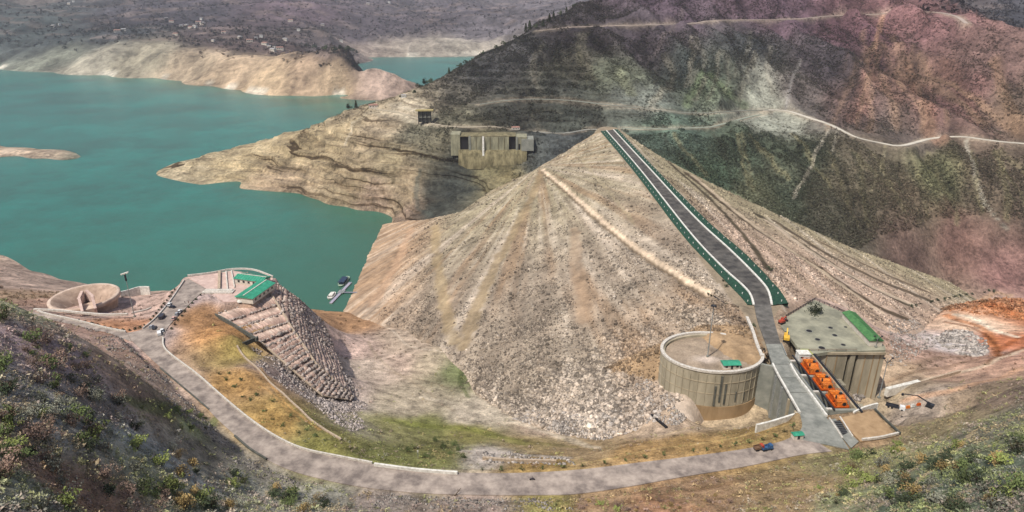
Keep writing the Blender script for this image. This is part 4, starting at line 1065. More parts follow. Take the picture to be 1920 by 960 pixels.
M_OLIVE = worn('mossy_concrete', (84, 78, 56), (142, 132, 100), .22, .92, .25, streak=(1, 1, .3))
M_PALEC = worn('pale_concrete', (112, 110, 92), (160, 156, 130), .2, .92, .25, streak=(1, 1, .3))

# ------------------------------------------------------------------ round retaining wall with its filled top
RCX, RCY, RA, RB = 108.0, 316.0, 27.0, 21.5
def ell(t, k=0.0, a=RA, b=RB): return (RCX + (a + k) * math.cos(t), RCY + (b + k) * math.sin(t))
NE = 120
rw = thing('round_retaining_wall', (RCX, RCY, 66), 'massive curved concrete wall holding a filled round platform beside the road bridge', 'wall')
def ring(mb, k0, k1, z0, z1, t0=0, t1=2 * math.pi, n=NE, mi=0):
    closed = abs(t1 - t0 - 2 * math.pi) < 1e-6
    cnt = n if closed else n + 1
    vs = []
    for kk, z in ((k0, z0), (k1, z0), (k1, z1), (k0, z1)):
        vs += [(*ell(t0 + (t1 - t0) * i / n, kk), z) for i in range(cnt)]
    fs = []
    for i in range(n):
        j = (i + 1) % cnt
        for r in range(4): s = (r + 1) % 4; fs.append((r * cnt + i, r * cnt + j, s * cnt + j, s * cnt + i))
    mb.add(vs, fs, mi)
mb = MB(); ring(mb, -2.2, 0, 77.5, CREST - .4)
mb.build('upper_wall', M_STAIN, rw)
mb = MB(); ring(mb, -2.2, .35, 60, 77.4); mb.build('lower_wall', M_STAIN2, rw)
mb = MB(); ring(mb, -1.2, .45, CREST - .38, CREST + .75, math.radians(60), math.radians(352)); mb.build('coping', M_KERB, rw)
mb = MB(); ring(mb, .02, .22, 91.5, 91.9); ring(mb, .02, .18, 85.0, 85.3); mb.build('cast_band', M_CONC, rw)
for t, z0, z1, w_ in [(264, 78, 90, .9), (269.5, 80.5, 96, 1.1), (275, 79, 91, .9), (288, 80, 86, .6), (299, 80, 85, .5)]:
    a = math.radians(t); x, y = ell(a, .06); mb = MB(); mb.box((x, y, (z0 + z1) / 2), (w_, .7, z1 - z0), rz=a + math.pi / 2); mb.build('drain_slot', M_CONC_D, rw)
for t in range(190, 350, 9):
    a = math.radians(t); x, y = ell(a, .05); mb = MB(); mb.box((x, y, 87.3), (.28, .5, 18.5), rz=a + math.pi / 2); mb.build('cast_rib', M_STAIN, rw)
# fill
nr, nt_ = 24, 90
fv = []; fc = []
for i in range(nr):
    for j in range(nt_):
        r = (i + .001) / (nr - 1) * .97; t = 2 * math.pi * j / nt_
        x = RCX + (RA - 1.0) * r * math.cos(t); y = RCY + (RB - 1.0) * r * math.sin(t)
        fv.append((x, y, 96.2 + random.uniform(-.12, .12) + .8 * float(fbm(np.array([x / 7]), np.array([y / 7]), 3, 3)[0]) * (1 - r ** 3)))
fv = np.array(fv)
f1 = fbm(fv[:, 0] / 8, fv[:, 1] / 8, 4, 71)
fc = lin((148, 132, 114)) * (1 + .4 * f1)[:, None]
pl_ = np.exp(-(((fv[:, 0] - 104) / 7) ** 2 + ((fv[:, 1] - 311) / 3.2) ** 2))
fc = fc * (1 - pl_[:, None] * .8) + lin((206, 190, 176)) * pl_[:, None] * .8
ff_ = [(i * nt_ + j, (i + 1) * nt_ + j, (i + 1) * nt_ + (j + 1) % nt_, i * nt_ + (j + 1) % nt_) for i in range(nr - 1) for j in range(nt_)]
o = np_mesh('platform_fill', fv, ff_, M_STONE, col=np.clip(fc, .02, .8), smooth=True); under(rw, o)
for ch in list(rw.children):
    if ch is not o: under(rw, ch)

# little green roofed shed on the round platform
def shed(name, c, L, Wd, hh, rz, roofmat, label, cat, wallmat=M_WALLP, over=.5, rise=.9, windows=3, group=None):
    r = thing(name, c, label, cat, group, rz)
    m = MB(); m.box((0, 0, hh / 2), (L, Wd, hh)); m.build('wall', wallmat, r)
    m = MB(); a, b = L / 2 + over, Wd / 2 + over
    m.add([(-a, -b, hh), (a, -b, hh), (a, b, hh), (-a, b, hh), (-a, 0, hh + rise), (a, 0, hh + rise), (-a, -b, hh - .15), (a, -b, hh - .15), (a, b, hh - .15), (-a, b, hh - .15)],
          [(0, 1, 5, 4), (2, 3, 4, 5), (0, 4, 3), (1, 2, 5), (6, 9, 8, 7), (0, 6, 7, 1), (2, 8, 9, 3), (1, 7, 8, 2), (3, 9, 6, 0)])
    for k in range(int(L / 1.2)):
        x = -a + .6 + k * 1.2
        for s in (-1, 1): m.bar((x, s * (b - .03), hh + .08), (x, 0, hh + rise + .08), .10, .08)
    m.build('roof', roofmat, r)
    for k in range(windows):
        m = MB(); x = (k - (windows - 1) / 2) * L / max(windows, 1)
        if k == windows // 2: m.box((x, -Wd / 2 - .02, hh * .42), (1.1, .08, hh * .8)); m.build('door', M_DARK, r)
        else: m.box((x, -Wd / 2 - .02, hh * .58), (1.3, .08, 1.0)); m.build('window', M_GLASS, r)
    return r
shed('site_shed', (114.5, 303.5, 96.0), 8.6, 4.6, 2.6, math.radians(3), M_GREENROOF, 'small site shed with a flat teal green roof on the round platform', 'shed')
shed('site_shed', (204.0 - 4.3, 338.5, 98.1), 34.0, 7.0, 3.6, math.radians(88.5), M_GREENROOF2, 'long narrow shed with a moss green roof on the spillway deck', 'shed', windows=9, rise=1.4)
shed('site_shed', (124.5, 241.2, 98.1), 4.4, 2.4, 2.2, math.radians(8), M_GREENROOF, 'tiny green roofed booth at the road fork below the bridge', 'booth', over=.3, windows=1, rise=.5)

# tall lamp masts
def mast(base, top_z, label, kind, r0=.28):
    h = top_z - base[2]
    t = thing('lamp_mast', base, label, 'lamp mast')
    m = MB(); m.tube((0, 0, 0), (0, 0, h), r0, r0 * .55, 10); m.build('pole', M_STEEL, t)
    m = MB(); m.box((0, 0, .4), (1.2, 1.2, .8)); m.build('base', M_CONC_G, t)
    if kind == 'bar':
        hd = MB(); hd.bar((-2.2, -.3, h - .4), (2.2, .5, h + .9), .8, .5); hb_ = hd.build('lamp_head', M_WHITE, t)
        for k in range(3):
            x = -1.6 + k * 1.6; mb_ = MB(); mb_.box((x, -.5, h + .0 + x * .28), (.9, .35, .6)); mb_.build('lamp', M_WALLP, t)
        mb_ = MB(); mb_.tube((0, 0, h - 4.5), (0, 0, h - .6), .55, .45, 10); mb_.build('winch_sleeve', M_DARK, t)
    elif kind == 'fork':
        m = MB(); m.bar((0, 0, h - 2.6), (-2.0, 0, h), .22); m.bar((0, 0, h - 2.6), (2.0, 0, h), .22); m.build('fork_arm', M_DARK, t)
        for s in (-1, 1): m = MB(); m.box((s * 2.0, -.2, h + .25), (.9, .7, .5)); m.build('lamp', M_DARK, t)
    else:
        m = MB(); m.tube((0, 0, h - .5), (0, 0, h - .1), 1.1, 1.1, 14); m.build('crown_ring', M_DARK, t)
        for k in range(6): a = k * math.pi / 3; m = MB(); m.box((1.25 * math.cos(a), 1.25 * math.sin(a), h - .6), (.6, .6, .5), rz=a); m.build('lamp', M_DARK, t)
    return t
mast((-226.7, 358.7, 97.2), aty(252, 513, 358.7)[2], 'tall lamp mast with a white tilted light bar standing by the lake shore', 'bar')
mast((105.2, 313.3, 96.2), aty(1327, 572, 313.3)[2], 'tall dark lamp mast rising from the middle of the round platform', 'ring', .36)
mast((176.3, 272.5, 97.6), aty(1648, 672, 272.5)[2], 'lamp mast with a forked top in front of the spillway piers', 'fork')
mast((199.0, 320.5, 98.2), aty(1660, 640, 320.5)[2] + 3, 'short lamp mast on the near end of the long green shed', 'fork', .18)

# ------------------------------------------------------------------ bridge over the spillway
br = thing('road_bridge', (140, 290, 98), 'grey road bridge with white parapets running from the dam crest to the road fork', 'bridge')
bl, brr = dense([(*p, CREST + .075) for p in BR_L[2:6]], 4), dense([(*p, CREST + .075) for p in BR_R[2:6]], 4)
n = max(len(bl), len(brr))
def rsn(q, n):
    q = np.array(q); L = np.r_[0, np.cumsum(np.hypot(*(q[1:, :2] - q[:-1, :2]).T))]; s = np.linspace(0, L[-1], n)
    return np.stack([np.interp(s, L, q[:, k]) for k in range(3)], 1)
bl, brr = rsn(bl, n), rsn(brr, n)
mb = MB(); mb.ribbon(list(bl), list(brr), 1.3); under(br, mb.build('deck', M_BRIDGE))
def shift(q, dxy): return [(p[0] + dxy, p[1], p[2]) for p in q]
kst = int(n * .35)
mb = MB(); mb.sweep(shift(bl[kst:], -.15), .8, 1.0); under(br, mb.build('parapet', M_WHITE))
mb = MB(); mb.sweep(shift(brr[kst:], .15), .9, 1.1); under(br, mb.build('parapet', M_WHITE))
mb = MB(); mb.sweep(shift(brr[:kst - 1], .1), .4, .9); under(br, mb.build('railing', M_STEEL))
mb = MB()
L0, L1 = bl[kst], bl[-1]
mb.add([(L0[0] + .3, L0[1] + 3, 60), (L1[0] + .3, L1[1] - 3, 60), (L1[0] + .3, L1[1] - 3, 96.7), (L0[0] + .3, L0[1] + 3, 96.7), (L0[0] + 1.5, L0[1] + 3, 60), (L1[0] + 1.5, L1[1] - 3, 60), (L1[0] + 1.5, L1[1] - 3, 96.7), (L0[0] + 1.5, L0[1] + 3, 96.7)],
       [(0, 1, 2, 3), (4, 7, 6, 5), (0, 4, 5, 1), (3, 2, 6, 7), (0, 3, 7, 4), (1, 5, 6, 2)])
under(br, mb.build('side_wall', M_CONC_G))
for f in (.18, .42, .66, .9):
    x = L0[0] + (L1[0] - L0[0]) * f; y = L0[1] + (L1[1] - L0[1]) * f
    mb = MB(); mb.box((x - .1, y, 79), (1.0, 1.3 if f < .8 else 2.2, 34)); under(br, mb.build('buttress', M_CONC if f > .5 else M_STEEL))
for f in (.35, .55, .75):
    y = bl[0][1] * (1 - f) + bl[-1][1] * f; i = int(f * (n - 1))
    mb = MB(); mb.box(((bl[i][0] + brr[i][0]) / 2, bl[i][1], CREST + .10), (brr[i][0] - bl[i][0] - 1.4, .35, .04)); under(br, mb.build('expansion_joint', M_CONC_D))

m = MB(); m.bar((129.0, 304.2, 79), (137.2, 300.6, 79), 1.4, 38); under(br, m.build('wing_wall', M_CONC_G))
# ------------------------------------------------------------------ spillway: deck, piers, bays and gates
spw = thing('spillway', (175, 320, 66), 'concrete spillway block with a pale flat deck and tall front piers', 'spillway')
DECK = [(156.5, 346), (163, 356), (191, 381), (203, 360), (205, 322), (203.2, 318), (188.5, 316.7), (173.5, 316.4), (161, 313), (156.5, 321)]
mb = MB(); mb.prism(DECK, 96.2, CREST + .02)
under(spw, mb.build('deck', worn('deck_concrete', (118, 117, 102), (160, 157, 136), .11, .92, .2)))
def pier(x0, x1, yf, yb, nm='pier', mat=M_STAIN, z1=96.18, z0=58):
    m = MB(); m.box(((x0 + x1) / 2, (yf + yb) / 2, (z0 + z1) / 2), (x1 - x0, yb - yf, z1 - z0)); return under(spw, m.build(nm, mat))
pier(162.5, 182.2, 316.4, 330); pier(184.0, 186.6, 316.2, 330); pier(188.6, 203.0, 317.3, 340)
pier(162.5, 203, 331, 340, 'back_wall', M_CONC_D)
mb = MB(); mb.box((182.0, 316.0, 96.9), (41, .7, 1.4)); under(spw, mb.build('deck_edge', M_CONC))
for x in (171, 176.5, 192.5, 197, 200.5):
    m = MB(); m.box((x, 316.2 if x < 187 else 317.1, 78), (.35, .35, 35)); under(spw, m.build('cast_rib', M_STAIN2))
HOLES = [(170.3, 339.2, 1.7), (184.3, 343.1, 1.3), (182.7, 334.1, 1.4), (170.9, 329.2, 1.4), (169.2, 319.8, 1.7), (182.5, 323.2, 1.2), (193.5, 344, .9)]
for x, y, r in HOLES:
    m = MB(); m.tube((x, y, CREST + .0), (x, y, CREST + .22), r * 1.15, r * 1.15, 20); h = under(spw, m.build('manhole_ring', M_CONC_G))
    m = MB(); m.tube((x, y, CREST + .21), (x, y, CREST + .26), r * .95, r * .95, 20); cv = m.build('hole_disc', M_BLACK); cv.parent = h  # black disc stands in for the dark inside the hole
m = MB(); m.prism([(157, 311.5), (162, 313.3), (161.5, 319), (157, 319)], CREST + .025, CREST + .05); under(spw, m.build('painted_patch', worn('moss_patch', (136, 140, 80), (158, 158, 100), .6, .9, .1)))
m = MB(); dr_ = [(157, 346.5), (163.5, 356.5), (191, 380.5), (202.6, 359.6)]
for a, b in zip(dr_[:-1], dr_[1:]):
    a3, b3 = Vector((*a, 0)), Vector((*b, 0)); k_ = max(2, int((b3 - a3).length / 3))
    for q in range(k_ + 1): p = a3.lerp(b3, q / k_); m.bar((p.x, p.y, CREST), (p.x, p.y, CREST + 1.7), .22)
    for z in (.7, 1.2, 1.7): m.bar((a3.x, a3.y, CREST + z), (b3.x, b3.y, CREST + z), .16)
under(spw, m.build('deck_railing', M_DARK))
m = MB()
for x in (161, 166, 171, 176, 181): m.bar((x, 316.8, CREST), (x, 316.8, CREST + 1.1), .14)
m.bar((160.5, 316.8, CREST + 1.1), (187, 316.8, CREST + 1.1), .14); m.bar((160.5, 316.8, CREST + .6), (187, 316.8, CREST + .6), .1)
under(spw, m.build('deck_railing', M_RUST))
# bays: side walls, dividers, dark channel floor
m = MB(); m.box((146.4, 287, 80), (1.2, 52, 36)); under(spw, m.build('bay_wall', M_CONC_G))
m = MB(); m.box((161.6, 287, 79), (1.2, 52, 37)); under(spw, m.build('bay_wall', M_CONC))
m = MB(); m.box((154, 286, 72), (14, 54, 3)); under(spw, m.build('channel_floor', M_CONC_D))
for y in (263.2, 277.6, 292.4, 306.6):
    m = MB(); m.box((154, y, 83.5), (14, 1.6, 28)); under(spw, m.build('bay_divider', M_CONC_G))
    m = MB(); m.box((148.2, y, 97.9), (2.6, 1.2, .5)); under(spw, m.build('cross_beam', M_KERB))
m = MB()
m.bar((150.2, 262, 98.1), (150.2, 312, 98.1), .7, .6); m.bar((162.1, 260, 98.3), (162.1, 313, 98.3), .8, .7)
for k in range(18):
    y = 262 + k * 2.9; m.bar((162.1, y, 98.6), (162.1, y, 99.7), .10)
m.bar((162.1, 262, 99.7), (162.1, 311, 99.7), .12)
under(spw, m.build('service_walkway', M_DARK))
for y in (270.5, 285, 299.5):
    m = MB(); m.box((147.7, y, 96.6), (1.4, 12.4, .3)); under(spw, m.build('bay_cover', M_NAVY))
# chute on the valley side of the bays, broken rock floor is the ground
for y0, y1 in ((262, 270), (286, 292)):
    m = MB(); m.box((165.0, (y0 + y1) / 2, 84), (4.5, y1 - y0, 24)); under(spw, m.build('chute_block', M_STAIN))
# cut slot in the road apron
sl_ = thing('gate_slot', (147.3, 249, 98.1), 'long dark grated slot with concrete rims in the apron before the gates', 'grating')
m = MB(); m.prism([(145.9, 253.3), (149.2, 254.1), (148.4, 244.7), (145.4, 243.1)], CREST + .08, CREST + .13); under(sl_, m.build('grating', M_BLACK))
m = MB(); m.sweep([(144.9, 255.5, CREST), (144.6, 248, CREST), (144.2, 241, CREST)], .6, .5); m.sweep([(150.2, 256.5, CREST), (149.6, 248, CREST), (149.2, 242, CREST)], .6, .5); under(sl_, m.build('rim', M_KERB))
m = MB()
for k in range(7): y = 244.6 + k * 1.35; m.bar((145.6, y, CREST + .16), (148.9, y + .1, CREST + .16), .12, .06)
under(sl_, m.build('bar_grid', M_STEEL))

def hoist():
    t = thing('gate_hoist', (0, 0, 0), 'x', 'gate hoist', 'orange gate hoists in a row')
    m = MB()
    for s in (-1, 1):
        m.bar((s * 3.0, -5.2, .4), (s * 3.0, 5.2, .4), .8, .9)
    for y in (-5.0, -1.6, 1.8, 5.0): m.bar((-3.2, y, .4), (3.2, y, .4), .6, .7)
    m.build('base_frame', M_ORANGE_D, t)
    m = MB(); m.box((-.2, 3.4, 2.0), (5.2, 2.8, 2.8)); m.box((-.2, 3.4, 3.6), (4.2, 1.8, .5)); m.build('gear_housing', M_ORANGE, t)
    m = MB(); m.tube((-2.4, .2, 2.0), (2.6, .2, 2.0), 1.5, 1.5, 22); m.build('rope_drum', M_ORANGE, t)
    for x in (-2.6, 2.75):
        m = MB(); m.tube((x - .15, .2, 2.0), (x + .15, .2, 2.0), 1.95, 1.95, 22); m.build('drum_flange', M_ORANGE_D, t)
    m = MB(); m.box((.2, -3.2, 1.7), (4.6, 2.6, 2.2)); m.tube((.9, -4.3, 1.9), (.9, -4.9, 1.9), 1.35, 1.35, 20); mh = m.build('motor_housing', M_ORANGE, t)
    m = MB(); m.tube((.9, -4.9, 1.9), (.9, -5.0, 1.9), .95, .95, 20); f = m.build('fan_opening', M_BLACK, mh)
    m = MB()
    for s in (-1, 1):
        m.bar((s * 3.1, -5.0, 4.0), (s * 3.1, 5.0, 4.0), .14)
        for y in (-5, -1.6, 1.8, 5): m.bar((s * 3.1, y, .8), (s * 3.1, y, 4.0), .14)
    m.bar((-3.1, 5, 4.0), (3.1, 5, 4.0), .14); m.bar((-3.1, -5, 4.0), (3.1, -5, 4.0), .14)
    m.build('guard_rail', M_ORANGE_D, t)
    m = MB(); m.bar((-1.6, -1.2, 2.8), (-1.6, -1.2, 4.4), .5); m.box((1.8, 1.6, 3.7), (1.2, .9, .8)); m.build('control_box', M_DARK, t)
    return t
hs = hoist()
for i, ((x, y), lab) in enumerate(zip([(155.0, 299.6), (155.2, 285.2), (155.4, 270.4)], ['orange gate hoist right beside the white cabin, farthest along the bridge', 'middle one of the three orange gate hoists in the dark bays', 'orange gate hoist nearest the brown earth yard'])):
    o = hs if i == 0 else copy_tree(hs)
    o.location = (x, y, 96.9); o['label'] = lab
cb = thing('control_cabin', (154.4, 309.2, 97.2), 'plain white box cabin at the far end of the orange hoists', 'cabin')
m = MB(); m.box((0, 0, 2.1), (6.0, 4.4, 4.2)); m.build('wall', M_WHITE, cb)
m = MB(); m.box((0, 0, 4.32), (6.5, 4.9, .22)); m.build('roof', M_WHITE, cb)
m = MB(); m.box((1.2, -2.22, 1.2), (1.0, .08, 2.1)); m.build('door', M_STEEL, cb)
m = MB(); m.box((-1.4, -2.22, 2.4), (1.5, .08, .9)); m.build('window', M_GLASS, cb)

# ------------------------------------------------------------------ intake block in the far abutment
it = thing('intake_building', (-30, 886, 62), 'long mossy concrete intake block with two dark openings across the dam', 'building')
YF = 884
def ib(nm, x0, x1, z0, z1, y0, y1, mat):
    m = MB(); m.box(((x0 + x1) / 2, (y0 + y1) / 2, (z0 + z1) / 2), (x1 - x0, y1 - y0, z1 - z0)); return under(it, m.build(nm, mat))
ib('left_block', -82, -69.5, 72, 100.5, YF + 1, YF + 24, M_PALEC)
ib('middle_block', -58.2, -4.2, 80, 97.5, YF, YF + 24, M_PALEC)
ib('right_block', 5.0, 20, 70, 97, YF + .5, YF + 24, M_PALEC)
ib('end_block', 12.5, 29, 79, 94.5, YF - 1.5, YF + 22, M_CONC_G)
ib('roof_slab', -69.4, 5.2, 97.6, 98.4, YF + .6, YF + 26, M_OLIVE)
ib('opening', -69.6, -58.0, 80, 97.6, YF + 3, YF + 24, M_BLACK); ib('opening', -4.4, 5.2, 79, 97.6, YF + 4, YF + 24, M_BLACK)
ib('slit', 8.8, 11.2, 77, 88, YF + .3, YF + 1.2, M_BLACK)
ib('jamb', -57.9, -55.2, 79, 98.4, YF - .8, YF + .1, M_CONC_G); ib('jamb', 5.3, 7.5, 78, 97.5, YF - .6, YF + .6, M_CONC_G)
# swelling lower part
m = MB(); n = 30; vs = []; K = 6
for k in range(K):
    z = 56 + 24 * k / (K - 1); bulge = -9.5 * math.sin(math.pi * .5 * (1 - k / (K - 1)) ** .8)
    for i in range(n + 1):
        f = i / n; x = -72 + 92 * f; e = 1 - abs(2 * f - 1) ** 5
        vs.append((x, YF + bulge * (.35 + .65 * e) - .4, z))
o_ = len(vs); vs += [(v[0], YF + 20, v[2]) for v in vs]
fs = []
for k in range(K - 1):
    for i in range(n): j = k * (n + 1) + i; fs.append((j, j + 1, j + n + 2, j + n + 1))
for i in range(n): j = (K - 1) * (n + 1) + i; fs.append((j, j + 1, o_ + j + 1, o_ + j))
for k in range(K - 1):
    for j in (k * (n + 1), k * (n + 1) + n): fs.append((j, j + n + 1, o_ + j + n + 1, o_ + j))
m.add(vs, fs); under(it, m.build('lower_wall', M_OLIVE))
m = MB(); m.bar((-38.4, YF - .9, 98.5), (-38.4, YF - 6.4, 66), 2.6, .6)
for k in range(14):
    f = k / 13; m.bar((-39.6, YF - 1.2 - 5.4 * f, 98 - 31 * f), (-37.2, YF - 1.2 - 5.4 * f, 98 - 31 * f), .4, .7)
under(it, m.build('ladder', M_WHITE))
for x in (-48, -29, -18, -10): ib('cast_rib', x - .35, x + .35, 80, 97, YF - .35, YF + .1, M_OLIVE)

# ------------------------------------------------------------------ round spillway shaft by the lake
SCX, SCY, SR = -278.0, 393.0, 20.0
sh = thing('spillway_shaft', (SCX, SCY, 78), 'round flared concrete shaft mouth with a stepped pier at its front edge', 'spillway shaft', None, math.radians(35))
def revolve(prof, n=96):
    m = MB(); vs = []; k = len(prof)
    for i in range(n):
        t = 2 * math.pi * i / n
        vs += [(r * math.cos(t), r * math.sin(t), z) for r, z in prof]
    fs = []
    for i in range(n):
        j = (i + 1) % n
        for q in range(k - 1): fs.append((i * k + q, j * k + q, j * k + q + 1, i * k + q + 1))
    m.add(vs, fs); return m
ZR = 95.0
m = revolve([(SR - 4.2, ZR - 17.0), (SR - 2.2, ZR - 9), (SR - 1.3, ZR - 3.6), (SR - .4, ZR - 2.8)]); m.build('drum', M_SHAFT_D, sh, True)
m = revolve([(SR - .4, ZR - 2.8), (SR + .5, ZR - 2.6), (SR + .55, ZR - .3), (SR + .1, ZR + .1), (SR - 1.4, ZR - .1)]); m.build('rim', M_SHAFT, sh, True)
m = revolve([(SR - 1.4, ZR - .1), (SR - 3.4, ZR - 1.2), (SR - 6, ZR - 3.6), (SR - 9, ZR - 7.4), (SR - 11.5, ZR - 12), (SR - 13, ZR - 18), (SR - 13.6, ZR - 40)]); m.build('funnel', M_SHAFT_D, sh, True)
for k in range(12):
    a = k * math.pi / 6 + .2
    m = MB(); r0 = SR - 1.4
    m.bar((r0 * math.cos(a), r0 * math.sin(a), ZR + .1), ((SR - 9) * math.cos(a), (SR - 9) * math.sin(a), ZR - 6.9), .25, .25); m.build('lining_joint', M_SHAFT, sh)
def sub(o): o.location = Vector(o.location) - Vector((0, 0, 0)); return o
# pier: two stepped side walls joining to a pointed nose inside the funnel
px_, py0, py1 = .6, -SR - 5.0, -8.2
m = MB()
for s in (-1, 1):
    m.bar((px_ + s * 3.5, py0, ZR - 4.5), (px_ + s * 3.5, -15.2, ZR + .6), 1.5, 13); m.bar((px_ + s * 3.5, -15.2, ZR + .8), (px_ + s * .6, py1, ZR + 3.0), 1.6, 9)
m.build('pier_wall', worn('pier_concrete', (176, 150, 138), (214, 190, 178), .3, .9, .2), sh)
m = MB(); m.box((px_, -20.0, ZR - 4.0), (5.6, 11, 9)); m.build('pier_slab', M_SHAFT, sh)
m = MB(); m.box((px_, -13.0, ZR - 1.3), (2.0, 1.6, 4.0)); m.build('pier_opening', M_BLACK, sh)
for ch in sh.children:
    for v in ch.data.vertices: v.co.z -= 78
    ch.data.update()

# ------------------------------------------------------------------ stone pitched terraces below the viewpoint
tz = thing('stone_terraces', (-130, 380, 60), 'fan of stepped stone pitching falling from the viewpoint to the lake', 'stone terraces')
Lc = [(408, 588, 95.6), (490, 642, 89), (545, 690, 80), (605, 742, 68), (660, 750, 58)]
Cc = [(505, 546, 96.5), (545, 612, 90), (592, 682, 77), (664, 746, 58)]
Rc = [(517, 530, 96.5), (558, 558, 83), (583, 581, 69), (606, 602, 56), (613, 634, 49), (615, 655, 45)]
def byz(L, z):
    P = [np.array(atz(*p)) for p in L]
    for a, b in zip(P[:-1], P[1:]):
        if a[2] >= z >= b[2]: return a + (b - a) * (a[2] - z) / (a[2] - b[2] + 1e-9)
    return P[0] if z > P[0][2] else P[-1]
NS = 20
def terrace_face(E, nm, mat, seed):
    rr = random.Random(seed)
    levels = [95.5 - 37.4 * k / NS for k in range(NS + 1)] if nm == 'front_pitching' else [95.5 - 50 * k / (NS + 3) for k in range(NS + 4)]
    levels = [z + (rr.uniform(-.7, .7) if 0 < k < len(levels) - 1 else 0) for k, z in enumerate(levels)]
    rows = []
    for k, z in enumerate(levels):
        e = byz(E, z); c = byz(Cc, max(z, 58.1)); c = np.array([c[0], c[1], z])
        rows.append((e, c, z))
    NP = 46; V_ = []; F_ = []; Cl = []
    prof = []
    for k in range(len(rows) - 1):
        (e0, c0, z0), (e1, c1, z1) = rows[k], rows[k + 1]
        prof.append((e0, c0, z0)); prof.append((e0 * .55 + e1 * .45, c0 * .55 + c1 * .45, z0 - .25)); prof.append((e0 * .35 + e1 * .65, c0 * .35 + c1 * .65, z1 + .1))
    prof.append(rows[-1])
    for q, (e, c, z) in enumerate(prof):
        tread = q % 3 != 2
        for i in range(NP + 1):
            f = i / NP; p = e * (1 - f) + c * f
            wv = .9 * float(fbm(np.array([f * 5 + seed * 9]), np.array([q / 9.0]), 3, 201)[0]) * (1 if 0 < q < len(prof) - 1 else 0)
            V_.append((p[0] + rr.uniform(-.25, .25) + wv, p[1] + rr.uniform(-.25, .25) - wv, z + rr.uniform(-.3, .3) * (1 if q else .3)))
            b = (196, 172, 156) if tread and q % 3 == 0 else ((170, 144, 130) if tread else (138, 114, 104))  # pale treads, dark risers: step shade put into the stone colour
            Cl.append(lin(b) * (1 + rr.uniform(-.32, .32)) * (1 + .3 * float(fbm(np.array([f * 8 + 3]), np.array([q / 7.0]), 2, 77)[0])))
    w1 = NP + 1
    for q in range(len(prof) - 1):
        for i in range(NP): j = q * w1 + i; F_.append((j, j + 1, j + w1 + 1, j + w1))
    # footing that closes the mass underneath
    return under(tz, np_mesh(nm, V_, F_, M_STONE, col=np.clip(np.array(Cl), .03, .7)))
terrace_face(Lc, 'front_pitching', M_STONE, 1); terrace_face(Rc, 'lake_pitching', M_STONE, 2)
def face_stones(E, n, seed):
    P_ = []
    for _ in range(n):
        z = rng.uniform(58.5 if E is Lc else 46, 95); z = 95.5 - round((95.5 - z) / 1.6) * 1.6; e = byz(E, z); c = byz(Cc, max(z, 58.1)); f = rng.random()
        P_.append((e[0] * (1 - f) + c[0] * f, e[1] * (1 - f) + c[1] * f, z + .1))
    return np.array(P_)
TZ_STONES = np.concatenate([face_stones(Lc, 1500, 1), face_stones(Rc, 1100, 2)])
hip = [byz(Cc, z) for z in np.linspace(96, 58.2, 30)]
m = MB(); m.sweep([tuple(p) for p in hip], 1.1, .8, 0, -.2); under(tz, m.build('hip_course', M_MASON))
edge_ = [byz(Lc, z) for z in np.linspace(95, 58.5, 24)]
m = MB(); m.sweep([tuple(p) for p in edge_], 1.0, .7, 0, -.3); under(tz, m.build('edge_course', M_MASON))
edge_ = [byz(Rc, z) for z in np.linspace(96, 45.2, 24)]
m = MB(); m.sweep([tuple(p) for p in edge_], 1.0, .7, 0, -.4); under(tz, m.build('edge_course', M_MASON))

# ------------------------------------------------------------------ viewpoint buildings
def hip_house(name, c, L, Wd, hh, rz, label, cat='pavilion', rise=1.5):
    r = thing(name, c, label, cat, None, rz)
    m = MB(); m.box((0, 0, hh / 2), (L - 1.2, Wd - 1.2, hh)); m.build('wall', M_WALLP, r)
    a, b = L / 2, Wd / 2
    m = MB(); m.add([(-a, -b, hh), (a, -b, hh), (a, b, hh), (-a, b, hh), (-a, 0, hh + rise), (a, 0, hh + rise), (-a, -b, hh - .3), (a, -b, hh - .3), (a, b, hh - .3), (-a, b, hh - .3)],
                   [(0, 1, 5, 4), (2, 3, 4, 5), (0, 4, 3), (1, 2, 5), (6, 9, 8, 7), (0, 6, 7, 1), (2, 8, 9, 3), (1, 7, 8, 2), (3, 9, 6, 0)])
    for k in range(int(L / 2)): x = -a + 1 + k * 2; m.bar((x, -b, hh + .12), (x, 0, hh + rise + .12), .18, .12); m.bar((x, b, hh + .12), (x, 0, hh + rise + .12), .18, .12)
    rf = m.build('roof', M_GREENROOF, r)
    m = MB(); m.bar((-a, 0, hh + rise + .1), (a, 0, hh + rise + .1), .7, .2); m.build('ridge_cap', M_KERB, rf)
    for k in range(5):
        x = (k - 2) * (L - 3) / 5
        m = MB(); m.box((x, -Wd / 2 + .58, hh * .5), (1.6, .1, 1.5)); m.build('window', M_GLASS, r)
    return r
def span(a, b, z):
    A, B = Vector(atz(*a, z)), Vector(atz(*b, z)); d = B - A
    return (A + B) / 2, d.length, math.atan2(d.y, d.x)
c, L, rz = span((446, 514), (500, 521), 103.0)
hip_house('viewpoint_pavilion', (c.x, c.y, 98.1), L, 10, 4.0, rz, 'lake side pavilion with a teal green roof on the viewpoint terrace')
c, L, rz = span((456, 556), (500, 526), 103.0)
hip_house('viewpoint_pavilion', (c.x, c.y, 98.1), L, 13, 4.0, rz, 'larger pavilion with a sloping teal green roof above the stone terraces')
dm = thing('white_dome_tent', (*atz2(452, 566, 98)[:2], 97.6), 'small white domed tent at the foot of the green roofed pavilion', 'tent')
m = MB(); vs = []; n = 16
for k in range(6):
    a = k / 5 * math.pi / 2
    for i in range(n): vs.append((2.3 * math.cos(a) * math.cos(2 * math.pi * i / n), 2.3 * math.cos(a) * math.sin(2 * math.pi * i / n), .9 + 1.9 * math.sin(a)))
